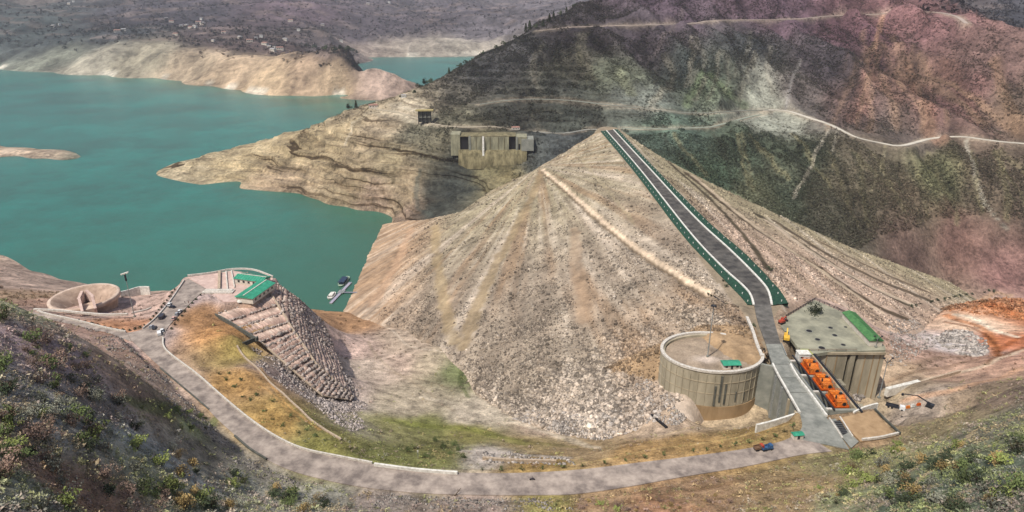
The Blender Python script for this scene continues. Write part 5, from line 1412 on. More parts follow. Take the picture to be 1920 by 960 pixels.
fs = [(k * n + i, k * n + (i + 1) % n, (k + 1) * n + (i + 1) % n, (k + 1) * n + i) for k in range(5) for i in range(n)]
m.add(vs, fs); m.build('canopy', M_WHITE, dm, True)
for i in range(6): a = i * math.pi / 3; m = MB(); m.tube((2.1 * math.cos(a), 2.1 * math.sin(a), 0), (2.1 * math.cos(a), 2.1 * math.sin(a), 1.0), .08); m.build('pole', M_STEEL, dm)
st = thing('stepped_plinth', (*atz2(410, 548, 98), 98), 'long pale stepped plinth on the viewpoint terrace beside the pavilion', 'plinth')
m = MB(); c, L, rz = span((385, 548), (442, 548), 98); m.box((0, 0, .5), (L, 5.0, 1.0), rz); m.box((0, .8, 1.2), (L * .9, 3.0, .5), rz); m.build('steps', M_KERB, st)
for k, (a, b) in enumerate([((412, 512), (411, 545)), ((424, 510), (427, 545)), ((434, 509), (440, 540))]):
    wall('terrace_divider', [a, b], .8 if k else 1.6, 1.0 if k else 1.6, M_KERB if k else M_MASON, ['brown planter wall crossing the viewpoint terrace', 'middle pale wall crossing the viewpoint terrace', 'pale wall on the terrace nearest the lake side pavilion'][k], 'wall')
# ------------------------------------------------------------------ vehicles
M_CARW = worn('white_car_paint', (214, 214, 212), (232, 232, 230), 1.5, .35, 0, spec=.5)
M_CARS = worn('silver_car_paint', (150, 152, 156), (176, 178, 182), 1.5, .35, 0, spec=.5)
M_CARD = worn('dark_car_paint', (44, 44, 52), (62, 60, 68), 1.5, .35, 0, spec=.5)
M_CARR = worn('rose_car_paint', (190, 150, 140), (212, 176, 166), 1.5, .4, 0, spec=.5)

def car(paint, L=4.2, Wd=1.75, Hh=1.5, van=False):
    t = bpy.data.objects.new('parked_car', None); COL.objects.link(t)
    m = MB(); hb = .55 * Hh
    prof = [(-L / 2, .35), (-L / 2, hb * .95), (-L * .28, hb * 1.02), (L * .5 - .15, hb), (L / 2, hb * .8), (L / 2, .35)]
    if van: prof = [(-L / 2, .35), (-L / 2, Hh), (L * .3, Hh), (L * .42, hb * 1.1), (L / 2, hb), (L / 2, .35)]
    n = len(prof); vs = [(x, s * Wd / 2, z) for s in (-1, 1) for x, z in prof]
    m.add(vs, [tuple(range(n)), tuple(range(2 * n - 1, n - 1, -1))] + [(i, n + i, n + (i + 1) % n, (i + 1) % n) for i in range(n)])
    m.build('body', paint, t)
    if not van:
        m = MB(); w2 = Wd / 2 - .1; a = [(-L * .44, hb), (-L * .32, Hh - .06), (L * .10, Hh - .06), (L * .27, hb)]
        vs = [(x, s * (w2 - (.12 if z > hb + .1 else 0)), z) for s in (-1, 1) for x, z in a]
        m.add(vs, [(0, 1, 2, 3), (7, 6, 5, 4)] + [(i, 4 + i, 4 + (i + 1) % 4, (i + 1) % 4) for i in range(4)]); m.build('window', M_GLASS, t)
        m = MB(); m.box((-L * .11, 0, Hh - .02), (L * .42, Wd - .42, .08)); m.build('roof', paint, t)
    else:
        m = MB(); m.box((L * .365, 0, Hh * .78), (.5, Wd * .9, Hh * .28)); m.box((-L * .1, 0, Hh * .75), (L * .6, Wd + .03, Hh * .2)); m.build('window', M_GLASS, t)
    for sx in (-.31, .31):
        for sy in (-1, 1):
            m = MB(); m.tube((sx * L, sy * (Wd / 2 - .18), .32), (sx * L, sy * (Wd / 2 + .02), .32), .33, .33, 14); m.build('wheel', M_BLACK, t)
    return t
def put(o, px, py, z, head, lab, cat, group=None):
    o.location = (*atz2(px, py, z), z); o.rotation_euler = (0, 0, head); return tag(o, lab, cat, group)
gA = 'cars parked on the sloping car park road'
d = Vector(atz(340, 530, 98)) - Vector(atz(270, 625, 98)); HD = math.atan2(d.y, d.x)
ZR_ = CREST + .09
put(car(M_CARW, 4.6), 318, 572, ZR_, HD + .1, 'white car farthest up the car park, against the lake railing', 'car', gA)
put(car(M_CARD, 4.2), 323, 577, ZR_, HD + 1.2, 'small dark car turned across beside the farthest white car', 'car', gA)
put(car(M_CARD, 5.6, 2.1, 2.2, True), 304, 596, ZR_, HD, 'big dark van standing alone in the middle of the car park', 'van', gA)
put(car(M_CARS, 4.3), 284, 614, ZR_, HD + .05, 'silver grey car lowest on the lake side of the car park', 'car', gA)
put(car(M_CARD, 4.2), 290, 616, ZR_, HD + .1, 'dark car parked door to door with the silver grey car', 'car', gA)
put(car(M_CARW, 4.4), 337, 585, ZR_, HD + .05, 'upper white car in the row on the grass side of the car park', 'car', gA)
put(car(M_CARS, 4.4), 332, 590, ZR_, HD + .02, 'silver car between the white and the rose car on the grass side', 'car', gA)
put(car(M_CARR, 4.2), 326, 598, ZR_, HD, 'rose tinted pale car at the lower end of the grass side row', 'car', gA)
put(car(M_CARW, 4.6), 304, 621, ZR_, HD + .3, 'white car parked askew near the road junction', 'car', gA)
put(car(M_CARW, 5.0, 1.9, 1.9, True), 299, 627, ZR_, HD + .35, 'white van nearest the road junction', 'van', gA)
def truck(cab, bed, L=6.0, name='truck'):
    t = bpy.data.objects.new(name, None); COL.objects.link(t)
    m = MB(); m.box((L * .34, 0, 1.5), (L * .28, 2.1, 1.9), taper=.9); m.build('cab', cab, t)
    m = MB(); m.box((L * .46, 0, 1.9), (.2, 1.8, .8)); m.build('window', M_GLASS, t)
    m = MB(); m.box((0, 0, .75), (L, 1.0, .3)); m.build('chassis', M_DARK, t)
    m = MB(); m.box((-L * .16, 0, 1.0), (L * .64, 2.2, .2))
    for s in (-1, 1): m.box((-L * .16, s * 1.08, 1.5), (L * .64, .08, .9))
    m.box((-L * .475, 0, 1.5), (.08, 2.1, .9)); m.box((L * .15, 0, 1.6), (.08, 2.1, 1.1)); m.build('cargo_bed', bed, t)
    for sx in (-.34, -.16, .34):
        for sy in (-1, 1): m = MB(); m.tube((sx * L, sy * .8, .48), (sx * L, sy * 1.1, .48), .48, .48, 14); m.build('wheel', M_BLACK, t)
    return t
put(truck(M_BLUE, M_BLUE, 5.2), 1437, 843, ZR_, .25, 'small blue truck on the road side below the bridge', 'truck')
put(truck(M_RED, M_RUST, 4.2), 1422, 843, ZR_, .25, 'little rust brown truck right behind the blue truck', 'truck')
put(truck(M_CARW, M_DARK, 8.5), 1678, 766, 90.6, -.5, 'dark bodied tipper truck with a white cab below the yard', 'truck')
for i, (px, py, c_, lab) in enumerate([(1693, 767, M_WHITE, 'white road barrier block beside the tipper truck'), (1702, 766, M_ORANGE, 'orange road barrier block between two white ones'), (1711, 763, M_WHITE, 'white road barrier block nearest the dark crane'), (1722, 761, M_ORANGE_D, 'dark orange barrier block at the foot of the dark crane')]):
    t = thing('road_barrier', (*atz2(px, py, 89.5), 89.5), lab, 'barrier', 'barrier blocks below the yard', .25)
    m = MB(); m.box((0, 0, .8), (2.3, 1.0, 1.6), taper=.7); m.build('block', c_, t); m = MB(); m.box((0, 0, .15), (2.5, 1.3, .3)); m.build('base', M_CONC_G, t)
def machine(name, px, py, z, head, body_m, label, cat, boom=((0, 0, 2.2), (4.5, 0, 5.0), (7.0, 0, 2.0)), sc_=1.0):
    t = thing(name, (*atz2(px, py, z), z), label, cat, None, head); t.scale = (sc_,) * 3
    for s in (-1, 1): m = MB(); m.box((0, s * 1.1, .5), (3.8, .6, 1.0), taper=.85); m.build('track', M_BLACK, t)
    m = MB(); m.box((-.4, 0, 1.6), (3.4, 2.4, 1.2)); m.build('house', body_m, t)
    m = MB(); m.box((.7, .7, 2.6), (1.3, 1.0, 1.3), taper=.9); c = m.build('cab', body_m, t)
    m = MB(); m.box((1.36, .7, 2.7), (.06, .8, .8)); m.build('window', M_GLASS, c)
    m = MB(); m.bar(boom[0], boom[1], .5); m.bar(boom[1], boom[2], .38); m.build('boom', body_m, t)
    m = MB(); m.box((boom[2][0], 0, boom[2][2] - .4), (1.0, 1.3, 1.0), taper=1.2); m.build('bucket', M_DARK, t)
    return t
machine('excavator', 1474, 638, 98.1, 1.2, M_YELLOW, 'yellow excavator at the corner of the spillway deck beside the road', 'excavator', ((0, 0, 2.2), (3.0, 0, 4.6), (4.8, 0, 1.6)), 1.25)
machine('excavator', 1466, 606, 98.1, .6, M_RED, 'rust red excavator between the dam road and the dark tree', 'excavator', ((0, 0, 2.2), (3.0, 0, 3.6), (4.4, 0, 1.0)), 1.0)
machine('crawler_crane', 1742, 763, 89.2, 2.35, M_DARK, 'dark crawler crane with a long lowered boom on the brown flat', 'crane', ((0, 0, 2.2), (6.5, 0, 4.2), (13.5, 0, 2.0)), .9)
mk = thing('motorbike', (*atz2(998, 900, CREST + .09), CREST + .09), 'lone dark motorbike with its rider on the empty valley road', 'motorbike', None, .1)
m = MB(); m.bar((-.75, 0, .65), (.65, 0, .75), .3, .35); m.build('frame', M_CARD, mk)
for x in (-.75, .75): m = MB(); m.tube((x, -.08, .34), (x, .08, .34), .34, .34, 16); m.build('wheel', M_BLACK, mk)
m = MB(); m.bar((.55, -.35, 1.1), (.55, .35, 1.1), .06); m.bar((.7, 0, .4), (.5, 0, 1.1), .07); m.build('handlebar', M_DARK, mk)
def skin_person(name, J, E, R, loc, rz, label, mat, kids=()):
    me = bpy.data.meshes.new(name); me.from_pydata(J, E, []); me.materials.append(mat)
    o = bpy.data.objects.new(name, me); COL.objects.link(o); o.location = loc; o.rotation_euler = (0, 0, rz)
    s = o.modifiers.new('Skin', 'SKIN'); sv = me.skin_vertices[0].data if me.skin_vertices else None
    if sv is None:
        bm = bmesh.new(); bm.from_mesh(me); bm.verts.layers.skin.verify(); bm.to_mesh(me); bm.free(); sv = me.skin_vertices[0].data
    for i, r in enumerate(R): sv[i].radius = (r, r); sv[i].use_root = (i == 0)
    u = o.modifiers.new('Sub', 'SUBSURF'); u.levels = 1; u.render_levels = 1
    dg = bpy.context.evaluated_depsgraph_get(); nm = bpy.data.meshes.new_from_object(o.evaluated_get(dg)); nm.materials.clear(); nm.materials.append(mat)
    o.modifiers.clear(); o.data = nm
    return tag(o, label, 'person')
M_CLOTH = worn('dark_clothes', (52, 46, 56), (78, 70, 80), 2, .9, .1); M_HAIR = worn('dark_hair', (22, 18, 16), (34, 28, 24), 3, .8, 0)
def person(px, py, label, cloth, seated=False, loc=None, rz=0):
    if seated:
        J = [(-.15, 0, .92), (-.12, 0, 1.15), (-.08, 0, 1.36), (-.05, 0, 1.48), (-.03, 0, 1.62), (.28, -.15, .85), (.2, -.18, .42), (.28, .15, .85), (.2, .18, .42), (-.08, -.2, 1.36), (.2, -.26, 1.15), (.5, -.3, 1.12), (-.08, .2, 1.36), (.2, .26, 1.15), (.5, .3, 1.12)]
    else:
        J = [(0, 0, .95), (0, 0, 1.2), (0, 0, 1.42), (0, 0, 1.52), (0, 0, 1.66), (0, -.1, .5), (.03, -.11, .06), (0, .1, .5), (.03, .11, .06), (0, -.2, 1.42), (0, -.25, 1.12), (.05, -.25, .85), (0, .2, 1.42), (0, .25, 1.12), (.05, .25, .85)]
    E = [(0, 1), (1, 2), (2, 3), (3, 4), (0, 5), (5, 6), (0, 7), (7, 8), (2, 9), (9, 10), (10, 11), (2, 12), (12, 13), (13, 14)]
    R = [.15, .14, .15, .06, .10, .085, .055, .085, .055, .07, .05, .035, .07, .05, .035]
    l = loc if loc is not None else (*atz2(px, py, CREST + .09), CREST + .09)
    o = skin_person('person', J, E, R, l, rz, label, cloth)
    m = MB(); m.tube((J[4][0] - .01, 0, 1.66), (J[4][0] - .02, 0, 1.79), .115, .06, 10); m.build('hair', M_HAIR, o)
    return o
person(0, 0, 'rider in dark clothes seated on the motorbike on the valley road', M_CLOTH, True, mk.location.copy(), .1)
person(347, 569, 'person in dark clothes standing on the car park, left of the pair', M_CLOTH, rz=1)
person(354, 569, 'person in reddish clothes standing on the car park, right of the pair', worn('red_clothes', (110, 60, 56), (140, 82, 76), 2, .9, .1), rz=-1)

# ------------------------------------------------------------------ on the lake
def hull(m, L, Wd, z0, z1, n=20, pointed=True):
    pts = []
    for i in range(n):
        t = 2 * math.pi * i / n; x = math.cos(t); y = math.sin(t)
        k = .7; pts.append((math.copysign(abs(x) ** k, x) * L / 2, math.copysign(abs(y) ** k, y) * Wd / 2))
    vs = [(x * .88, y * .82, z0) for x, y in pts] + [(x, y, z1) for x, y in pts] + [(x * .94, y * .88, z1) for x, y in pts] + [(x * .9, y * .84, z1 - .5) for x, y in pts]
    fs = [tuple(range(n - 1, -1, -1)), tuple(range(3 * n, 4 * n))]
    for k in range(3): fs += [(k * n + i, k * n + (i + 1) % n, (k + 1) * n + (i + 1) % n, (k + 1) * n + i) for i in range(n)]
    m.add(vs, fs)
A, B = Vector(atz(620, 570, 0)), Vector(atz(657, 531, 0)); ang = math.atan2((B - A).y, (B - A).x); LP = (B - A).length
pj = thing('floating_jetty', ((A + B) / 2)[:], 'long grey floating jetty lying along the dam between two boats', 'jetty', None, ang)
for k in range(9):
    m = MB(); m.box((-LP / 2 + (k + .5) * LP / 9, 0, .35), (LP / 9 - .25, 3.2, 1.1)); m.build('float', M_STEEL, pj)
m = MB(); m.box((0, 0, .98), (LP, 2.8, .16))
for s in (-1, 1):
    m.bar((-LP / 2, s * 1.35, 2.0), (LP / 2, s * 1.35, 2.0), .10)
    for k in range(15): m.bar((-LP / 2 + k * LP / 14, s * 1.35, 1.0), (-LP / 2 + k * LP / 14, s * 1.35, 2.0), .09)
m.build('walkway', worn('lilac_deck', (150, 146, 160), (176, 170, 184), .5, .8, .1), pj)
m = MB(); m.box((1.5, 0, 1.15), (7, 6, .5)); m.build('landing_pad', M_STEEL, pj)
A2, B2 = Vector(atz(640, 550, 0)), Vector(atz(670, 551, 0)); d2 = B2 - A2
gw = thing('gangway', ((A2 + B2) / 2)[:], 'slim grey gangway leading from the jetty to the dam face', 'gangway', None, math.atan2(d2.y, d2.x))
m = MB(); m.bar((-d2.length / 2, 0, 1.2), (d2.length / 2, 0, 1.6), 1.6, .2); m.build('deck', worn('gangway_deck', (120, 120, 132), (140, 138, 150), .5, .8, .1), gw)
for s in (-1, 1):
    m = MB(); m.bar((-d2.length / 2, s * .75, 2.2), (d2.length / 2, s * .75, 2.6), .08); m.build('railing', M_STEEL, gw)
bt = thing('boat', (*atz2(622, 556, 0), 0), 'white oval boat with a white deck moored at the near end of the jetty', 'boat', None, ang + .1)
m = MB(); hull(m, 15.5, 6.4, -.4, 1.7); m.build('hull', M_WHITE, bt)
m = MB(); m.box((.3, 0, 2.3), (9.0, 4.4, 1.6), taper=.86); c = m.build('cabin', M_WHITE, bt)
m = MB(); m.box((.3, 0, 2.4), (9.06, 4.46, .45), taper=.97); m.build('window', M_GLASS, c)
bt = thing('boat', (*atz2(645, 529, 0), 0), 'long dark blue covered boat with pale green bow at the far jetty end', 'boat', None, ang + .05)
m = MB(); hull(m, 25, 7.0, -.4, 1.5); m.build('hull', worn('pale_green_hull', (150, 172, 150), (180, 198, 172), .6, .6, .1), bt)
m = MB(); m.box((-2.0, 0, 3.9), (15, 6.4, .3)); m.build('roof', M_NAVY, bt)
m = MB()
for x in (-9, -5, -1, 3, 5):
    for s in (-1, 1): m.bar((x, s * 2.9, 1.0), (x, s * 2.9, 3.8), .16)
m.build('roof_post', M_STEEL, bt)
m = MB(); m.box((-2.5, 0, 1.9), (12.5, 4.6, 1.4)); m.build('cabin', M_NAVY, bt)
m = MB(); m.box((8.2, 0, 1.75), (3.6, 3.8, .5)); m.build('foredeck', worn('bow_deck', (168, 190, 150), (196, 208, 168), .6, .7, .1), bt)

# ------------------------------------------------------------------ trees and shrubs
def leaf_cloud(n, rx, rz_, zc, size, rr, hollow=.35):
    vs = []; fs = []
    cl = [(rr.gauss(0, .5) * rx, rr.gauss(0, .5) * rx, zc + rr.gauss(0, .45) * rz_, rr.uniform(.3, .55) * rx) for _ in range(max(4, n // 28))]
    for i in range(n):
        c = rr.choice(cl)
        v = Vector((rr.gauss(0, 1), rr.gauss(0, 1), rr.gauss(0, 1))).normalized() * c[3] * rr.uniform(.55, 1.1)
        p = Vector((c[0], c[1], c[2])) + Vector((v.x, v.y, v.z * .8))
        p.z = max(p.z, .15)
        a = Vector((rr.gauss(0, 1), rr.gauss(0, 1), rr.gauss(0, 1))).normalized(); b = a.orthogonal().normalized(); s = size * rr.uniform(.6, 1.4)
        o = len(vs); vs += [p - a * s, p + b * s * .55, p + a * s, p - b * s * .55]; fs.append((o, o + 1, o + 2, o + 3))
    return vs, fs
def leafmat(name, base):
    base = np.array(base)
    m, nt, b = newmat(name)
    g = N(nt, 'ShaderNodeNewGeometry'); oi = N(nt, 'ShaderNodeObjectInfo')
    no = N(nt, 'ShaderNodeTexNoise', Scale=1.6, Detail=4); nt.links.new(g.outputs['Position'], no.inputs['Vector'])
    ad = N(nt, 'ShaderNodeMath', operation='MULTIPLY_ADD'); ad.inputs[1].default_value = .5
    nt.links.new(oi.outputs['Random'], ad.inputs[0]); nt.links.new(no.outputs[0], ad.inputs[2])
    cr = N(nt, 'ShaderNodeValToRGB'); e = cr.color_ramp.elements
    e[0].position = .3; e[0].color = (*lin(base * .62), 1); e[1].position = 1.05; e[1].color = (*lin(np.minimum(base * 1.3, 235)), 1)
    nt.links.new(ad.outputs[0], cr.inputs[0]); nt.links.new(cr.outputs[0], b.inputs['Base Color'])
    b.inputs['Roughness'].default_value = .8; b.inputs['Specular IOR Level'].default_value = .15
    return m
M_TRUNK = worn('bark', (70, 58, 46), (104, 88, 70), 2, .95, .3)
LEAFS = {'green': leafmat('green_leaves', (84, 94, 58)), 'lime': leafmat('lime_leaves', (118, 126, 72)), 'dark': leafmat('dark_leaves', (56, 64, 46)), 'dry': leafmat('dry_twigs', (124, 104, 92)), 'ochre': leafmat('ochre_leaves', (142, 122, 82)), 'grey': leafmat('grey_twigs', (122, 122, 108))}
def bush_proto(kind, seed, r=1.3, n=230, leaf=.17):
    rr = random.Random(seed)
    t = bpy.data.objects.new('bush', None); COL.objects.link(t)
    vs, fs = leaf_cloud(int(n * 1.5), r * .95, r * .75, r * .75, leaf * .85, rr)
    m = MB(); m.v = [tuple(v) for v in vs]; m.f = fs; m.m = [0] * len(fs)
    me = bpy.data.meshes.new('foliage'); me.from_pydata(m.v, [], m.f); me.materials.append(LEAFS[kind]); link(bpy.data.objects.new('foliage', me), t)
    m = MB()
    for k in range(7):
        a = rr.uniform(0, 6.28); q = rr.uniform(.5, 1.0) * r
        m.tube((0, 0, -.3), (math.cos(a) * q, math.sin(a) * q, rr.uniform(.7, 1.5) * r), .06, .02, 5)
    m.build('stem', M_TRUNK, t)
    return t
def tree_proto(name, kind, seed, h, r, n=420, leaf=.4, conic=False):
    rr = random.Random(seed)
    t = bpy.data.objects.new(name, None); COL.objects.link(t)
    m = MB(); m.tube((0, 0, -1), (0, 0, h * .55), h * .035, h * .018, 8)
    for k in range(7):
        a = rr.uniform(0, 6.28); z = rr.uniform(.3, .55) * h
        m.tube((0, 0, z), (math.cos(a) * r * .7, math.sin(a) * r * .7, z + h * rr.uniform(.12, .3)), h * .014, h * .004, 6)
    m.build('trunk', M_TRUNK, t)
    if conic:
        vs = []; fs = []
        for i in range(n):
            z = h * (.15 + .85 * rr.random()); q = r * (1 - z / h) ** .8 * rr.uniform(.4, 1.1) + .1; a = rr.uniform(0, 6.28)
            p = Vector((math.cos(a) * q, math.sin(a) * q, z)); d = Vector((rr.gauss(0, 1), rr.gauss(0, 1), rr.gauss(0, .6))).normalized(); b = d.orthogonal().normalized(); s = leaf * rr.uniform(.6, 1.4)
            o = len(vs); vs += [p - d * s, p + b * s * .5, p + d * s, p - b * s * .5]; fs.append((o, o + 1, o + 2, o + 3))
    else: vs, fs = leaf_cloud(n, r, h * .36, h * .62, leaf, rr)
    me = bpy.data.meshes.new('crown'); me.from_pydata([tuple(v) for v in vs], [], fs); me.materials.append(LEAFS[kind]); link(bpy.data.objects.new('crown', me), t)
    return t
def plant(proto, p, s, lab, cat, group, rr, used={}):
    o = proto if id(proto) not in used else copy_tree(proto)
    used[id(proto)] = proto
    o.location = p; o.rotation_euler = (0, 0, rr.uniform(0, 6.28)); o.scale = (s * rr.uniform(.9, 1.1), s * rr.uniform(.9, 1.1), s * rr.uniform(.85, 1.15))
    return tag(o, lab, cat, group)
RT = random.Random(5)
# ridge trees
TP = [tree_proto('pine_tree', 'dark', 1, 12, 3.2, 420, .7, True), tree_proto('round_tree', 'dark', 2, 8, 3.6, 380, .6)]
RIDGE = [(655, 203, 1, 1.0), (668, 198, 0, 1.0), (693, 198, 1, .5), (752, 184, 1, .6), (777, 177, 1, .7), (786, 163, 1, .9), (797, 157, 1, 1.1), (806, 152, 1, .9), (842, 134, 0, .8), (862, 124, 1, .8), (874, 116, 1, .8), (905, 100, 1, .7),
         (930, 90, 1, .8), (945, 79, 1, .8), (968, 66, 1, .9), (986, 62, 0, 1.1), (993, 56, 0, 1.3), (1004, 54, 1, .8), (1018, 50, 0, .9), (1030, 42, 0, 1.0), (1038, 36, 0, .9), (1050, 30, 1, .9), (1062, 22, 0, .8), (1076, 14, 1, .8)]
for px, py, k, s in RIDGE:
    for q_ in range(0, 70, 2):
        g = gnd(px, py + q_)
        if g[1] < 1600: break
    plant(TP[k], g - [0, 0, .5], s * 1.25, 'dark conifer on the skyline of the hill beyond the dam' if k == 0 else 'dark round tree on the skyline of the hill beyond the dam', 'tree', 'conifers along the skyline' if k == 0 else 'round trees along the skyline', RT)
bigt = tree_proto('round_tree', 'dark', 9, 9, 4.2, 700, .42)
plant(bigt, (*atz2(1526, 588, 97.0), 94.0), 1.25, 'dark leafy tree standing at the back edge of the spillway deck', 'tree', None, RT)
# far trees on the knoll across the water
for px, py in [(628, 98), (640, 96), (652, 97), (662, 99), (670, 102), (610, 96), (590, 92), (575, 90)]:
    g = gnd(px, py)
    plant(TP[1], g, 2.2, 'dark tree on the far knoll across the lake', 'tree', 'trees on the far knoll', RT)
# planted shrubs along roads
SB = [bush_proto('dark', 31, .9, 150, .16), bush_proto('green', 32, .8, 140, .15), bush_proto('green', 33, 1.1, 170, .17)]
def row(pts, z, k, s, lab, group):
    for px, py in pts: plant(SB[k], (*atz2(px, py, z), z - .1), s * RT.uniform(.8, 1.25), lab, 'shrub', group, RT)
row([(148, 602), (160, 604), (172, 607), (184, 610), (196, 613), (208, 616), (220, 618), (231, 620), (243, 620), (254, 618), (263, 615), (271, 610)], 97.8, 0, 1.0, 'dark clipped shrub between the round shaft and the side road', 'shrubs along the side road')
row([(282, 600), (288, 594), (293, 588), (298, 582), (303, 577), (308, 571), (313, 564), (318, 557), (323, 550), (328, 544)], 97.8, 0, 1.15, 'dark shrub in the row on the lake side of the car park', 'shrubs on the lake side of the car park')
row([(322, 617), (328, 609), (334, 601), (341, 593), (347, 585), (354, 577), (361, 569), (368, 562), (376, 554)], 97.8, 0, 1.1, 'dark shrub in the row between the car park and the dry grass', 'shrubs on the grass side of the car park')
row([(905, 880), (940, 881), (979, 881), (1017, 879), (1055, 877), (1093, 873), (1133, 868), (1172, 863), (1208, 858), (1245, 853)], 98.0, 1, 1.15, 'small round shrub spaced along the inner edge of the valley road', 'shrubs along the valley road')
row([(1300, 846), (1325, 843), (1350, 838), (1378, 834), (1405, 830), (1430, 825), (1452, 818), (1472, 810), (1486, 800)], 97.6, 1, 1.25, 'dark green shrub on the grass bank below the bridge', 'shrubs on the bank below the bridge')
row([(410, 701), (424, 712), (440, 725), (452, 712), (470, 750), (482, 741), (495, 772), (512, 788), (530, 799), (512, 752), (560, 812), (575, 806), (592, 818), (610, 828), (545, 780), (455, 745), (430, 700)], 96.6, 2, 1.0, 'small green bush dotted over the dry grass strip above the road bend', 'bushes on the dry grass strip')
BP = bush_proto('green', 41, 1.6, 260, .2)
for px, py in [(765, 848), (778, 842), (842, 852), (858, 845), (850, 835), (798, 858), (830, 842), (815, 828), (870, 858)]:
    g = gnd(px, py); plant(BP, g, 1.0 * RT.uniform(.8, 1.5), 'leafy green bush in the damp hollow above the road bend', 'bush', 'bushes in the damp hollow', RT)
BP2 = bush_proto('dark', 42, 1.8, 240, .26)
for px, py in [(1708, 576), (1716, 574), (1726, 572), (1770, 562), (1780, 560), (1790, 558), (1800, 556), (1810, 554), (1822, 552), (1846, 549), (1853, 546), (1862, 547), (1745, 568), (1758, 565), (1441, 504), (1446, 507)]:
    g = gnd(px, py); plant(BP2, g, RT.uniform(.9, 1.6), 'dark bush in the line above the orange cut' if px > 1500 else 'dark bush beside the track on the valley face of the dam', 'bush', 'bushes above the orange cut' if px > 1500 else 'bushes on the valley face', RT)
for px, py in [(1328, 553), (1334, 556), (1360, 573), (1368, 574), (1356, 528), (1362, 538), (1412, 612)]:  # first two bushes stand in for dark equipment
    g = gnd(px, py); plant(BP2, g, RT.uniform(.6, 1.0), 'dark bush on the rockfill beside the near end of the crest road', 'bush', 'bushes by the near end of the crest', RT)
# foreground bushes
BK = {'green': [bush_proto('green', 50, 1.5, 320, .2), bush_proto('green', 51, 1.2, 280, .17)], 'lime': [bush_proto('lime', 52, 1.5, 300, .2)], 'dry': [bush_proto('dry', 53, 1.6, 300, .16), bush_proto('dry', 54, 1.3, 260, .14)],
      'dark': [bush_proto('dark', 55, 1.6, 320, .2)], 'ochre': [bush_proto('ochre', 56, 1.3, 260, .17)], 'grey': [bush_proto('grey', 57, 1.5, 280, .15)]}
BLAB = {'green': 'green leafy bush', 'lime': 'yellow green bush', 'dry': 'bare purple brown bush', 'dark': 'dark green bush', 'ochre': 'ochre half dry bush', 'grey': 'grey leafless bush'}
def scatter_bushes(area, n, kinds, place, seed, smin=.9, smax=2.1):
    rr = random.Random(seed); pts = []
    while len(pts) < n:
        px, py = rr.uniform(area[0], area[2]), rr.uniform(area[1], area[3])
        if inpoly(np.array([px]), np.array([py]), area[4])[0]: pts.append((px, py))
    G = gnds(pts)
    for g in G:
        if g[1] > 330: continue
        if any(dist_poly(np.array([g[0]]), np.array([g[1]]), f[0], True)[0] < 3 or inpoly(np.array([g[0]]), np.array([g[1]]), f[0])[0] for f in FLATS): continue
        k = rr.choice(kinds); p = rr.choice(BK[k])
        plant(p, g - [0, 0, .15], rr.uniform(smin, smax), BLAB[k] + ' ' + place, 'bush', 'bushes ' + place + ' (' + k + ')', rr)
scatter_bushes((0, 590, 260, 760, [(0, 590), (70, 610), (150, 660), (240, 720), (240, 760), (0, 760)]), 40, ['dry', 'dry', 'dark', 'grey', 'green', 'dry'], 'on the upper slope at the left edge', 3)
scatter_bushes((0, 760, 330, 960, [(0, 760), (240, 760), (330, 850), (330, 960), (0, 960)]), 55, ['green', 'lime', 'dry', 'dark', 'dry', 'grey', 'grey'], 'in the bottom left corner', 4)
scatter_bushes((330, 830, 680, 960, [(330, 840), (450, 890), (600, 930), (680, 955), (680, 960), (330, 960)]), 35, ['green', 'lime', 'ochre', 'dark', 'grey'], 'under the outer edge of the road bend', 5)
scatter_bushes((250, 750, 420, 830, [(255, 755), (330, 765), (410, 780), (415, 810), (360, 815), (280, 790)]), 16, ['green', 'green', 'lime'], 'in the green patch beside the road', 6, .6, 1.2)
scatter_bushes((1560, 830, 1920, 960, [(1600, 850), (1700, 830), (1800, 800), (1920, 740), (1920, 960), (1560, 960)]), 60, ['dark', 'green', 'dark', 'lime', 'grey', 'ochre'], 'on the slope at the right edge', 7)
scatter_bushes((1050, 900, 1600, 960, [(1060, 940), (1400, 905), (1580, 860), (1600, 960), (1050, 960)]), 24, ['ochre', 'ochre', 'lime', 'dry'], 'on the tan slope below the road', 8, .5, 1.1)

# ------------------------------------------------------------------ far houses
def house(L, Wd, hh, rise, wm, rm, name='far_house'):
    t = bpy.data.objects.new(name, None); COL.objects.link(t)
    m = MB(); m.box((0, 0, hh / 2 - 1), (L, Wd, hh + 2)); m.build('wall', wm, t)
    a, b = L / 2 + .6, Wd / 2 + .6
    m = MB(); m.add([(-a, -b, hh), (a, -b, hh), (a, b, hh), (-a, b, hh), (-a * .8, 0, hh + rise), (a * .8, 0, hh + rise)], [(0, 1, 5, 4), (2, 3, 4, 5), (0, 4, 3), (1, 2, 5), (0, 3, 2, 1)]); m.build('roof', rm, t)
    m = MB()
    for k in range(3): m.box(((k - 1) * L * .3, -Wd / 2 - .05, hh * .55), (1.4, .1, 1.5))
    m.build('window', M_GLASS, t)
    return t
M_ROOFG = worn('grey_sheet_roof', (150, 146, 146), (182, 178, 176), .3, .7, .1); M_ROOFR = worn('rusty_roof', (130, 96, 86), (160, 124, 110), .3, .8, .1)
HP = [house(13, 8, 6, 1.5, M_WALLP, M_ROOFG), house(10, 8, 7.5, .6, M_WHITE, M_ROOFG), house(16, 8, 5, 2, M_WALLP, M_ROOFR)]
hu = [0, 0, 0]
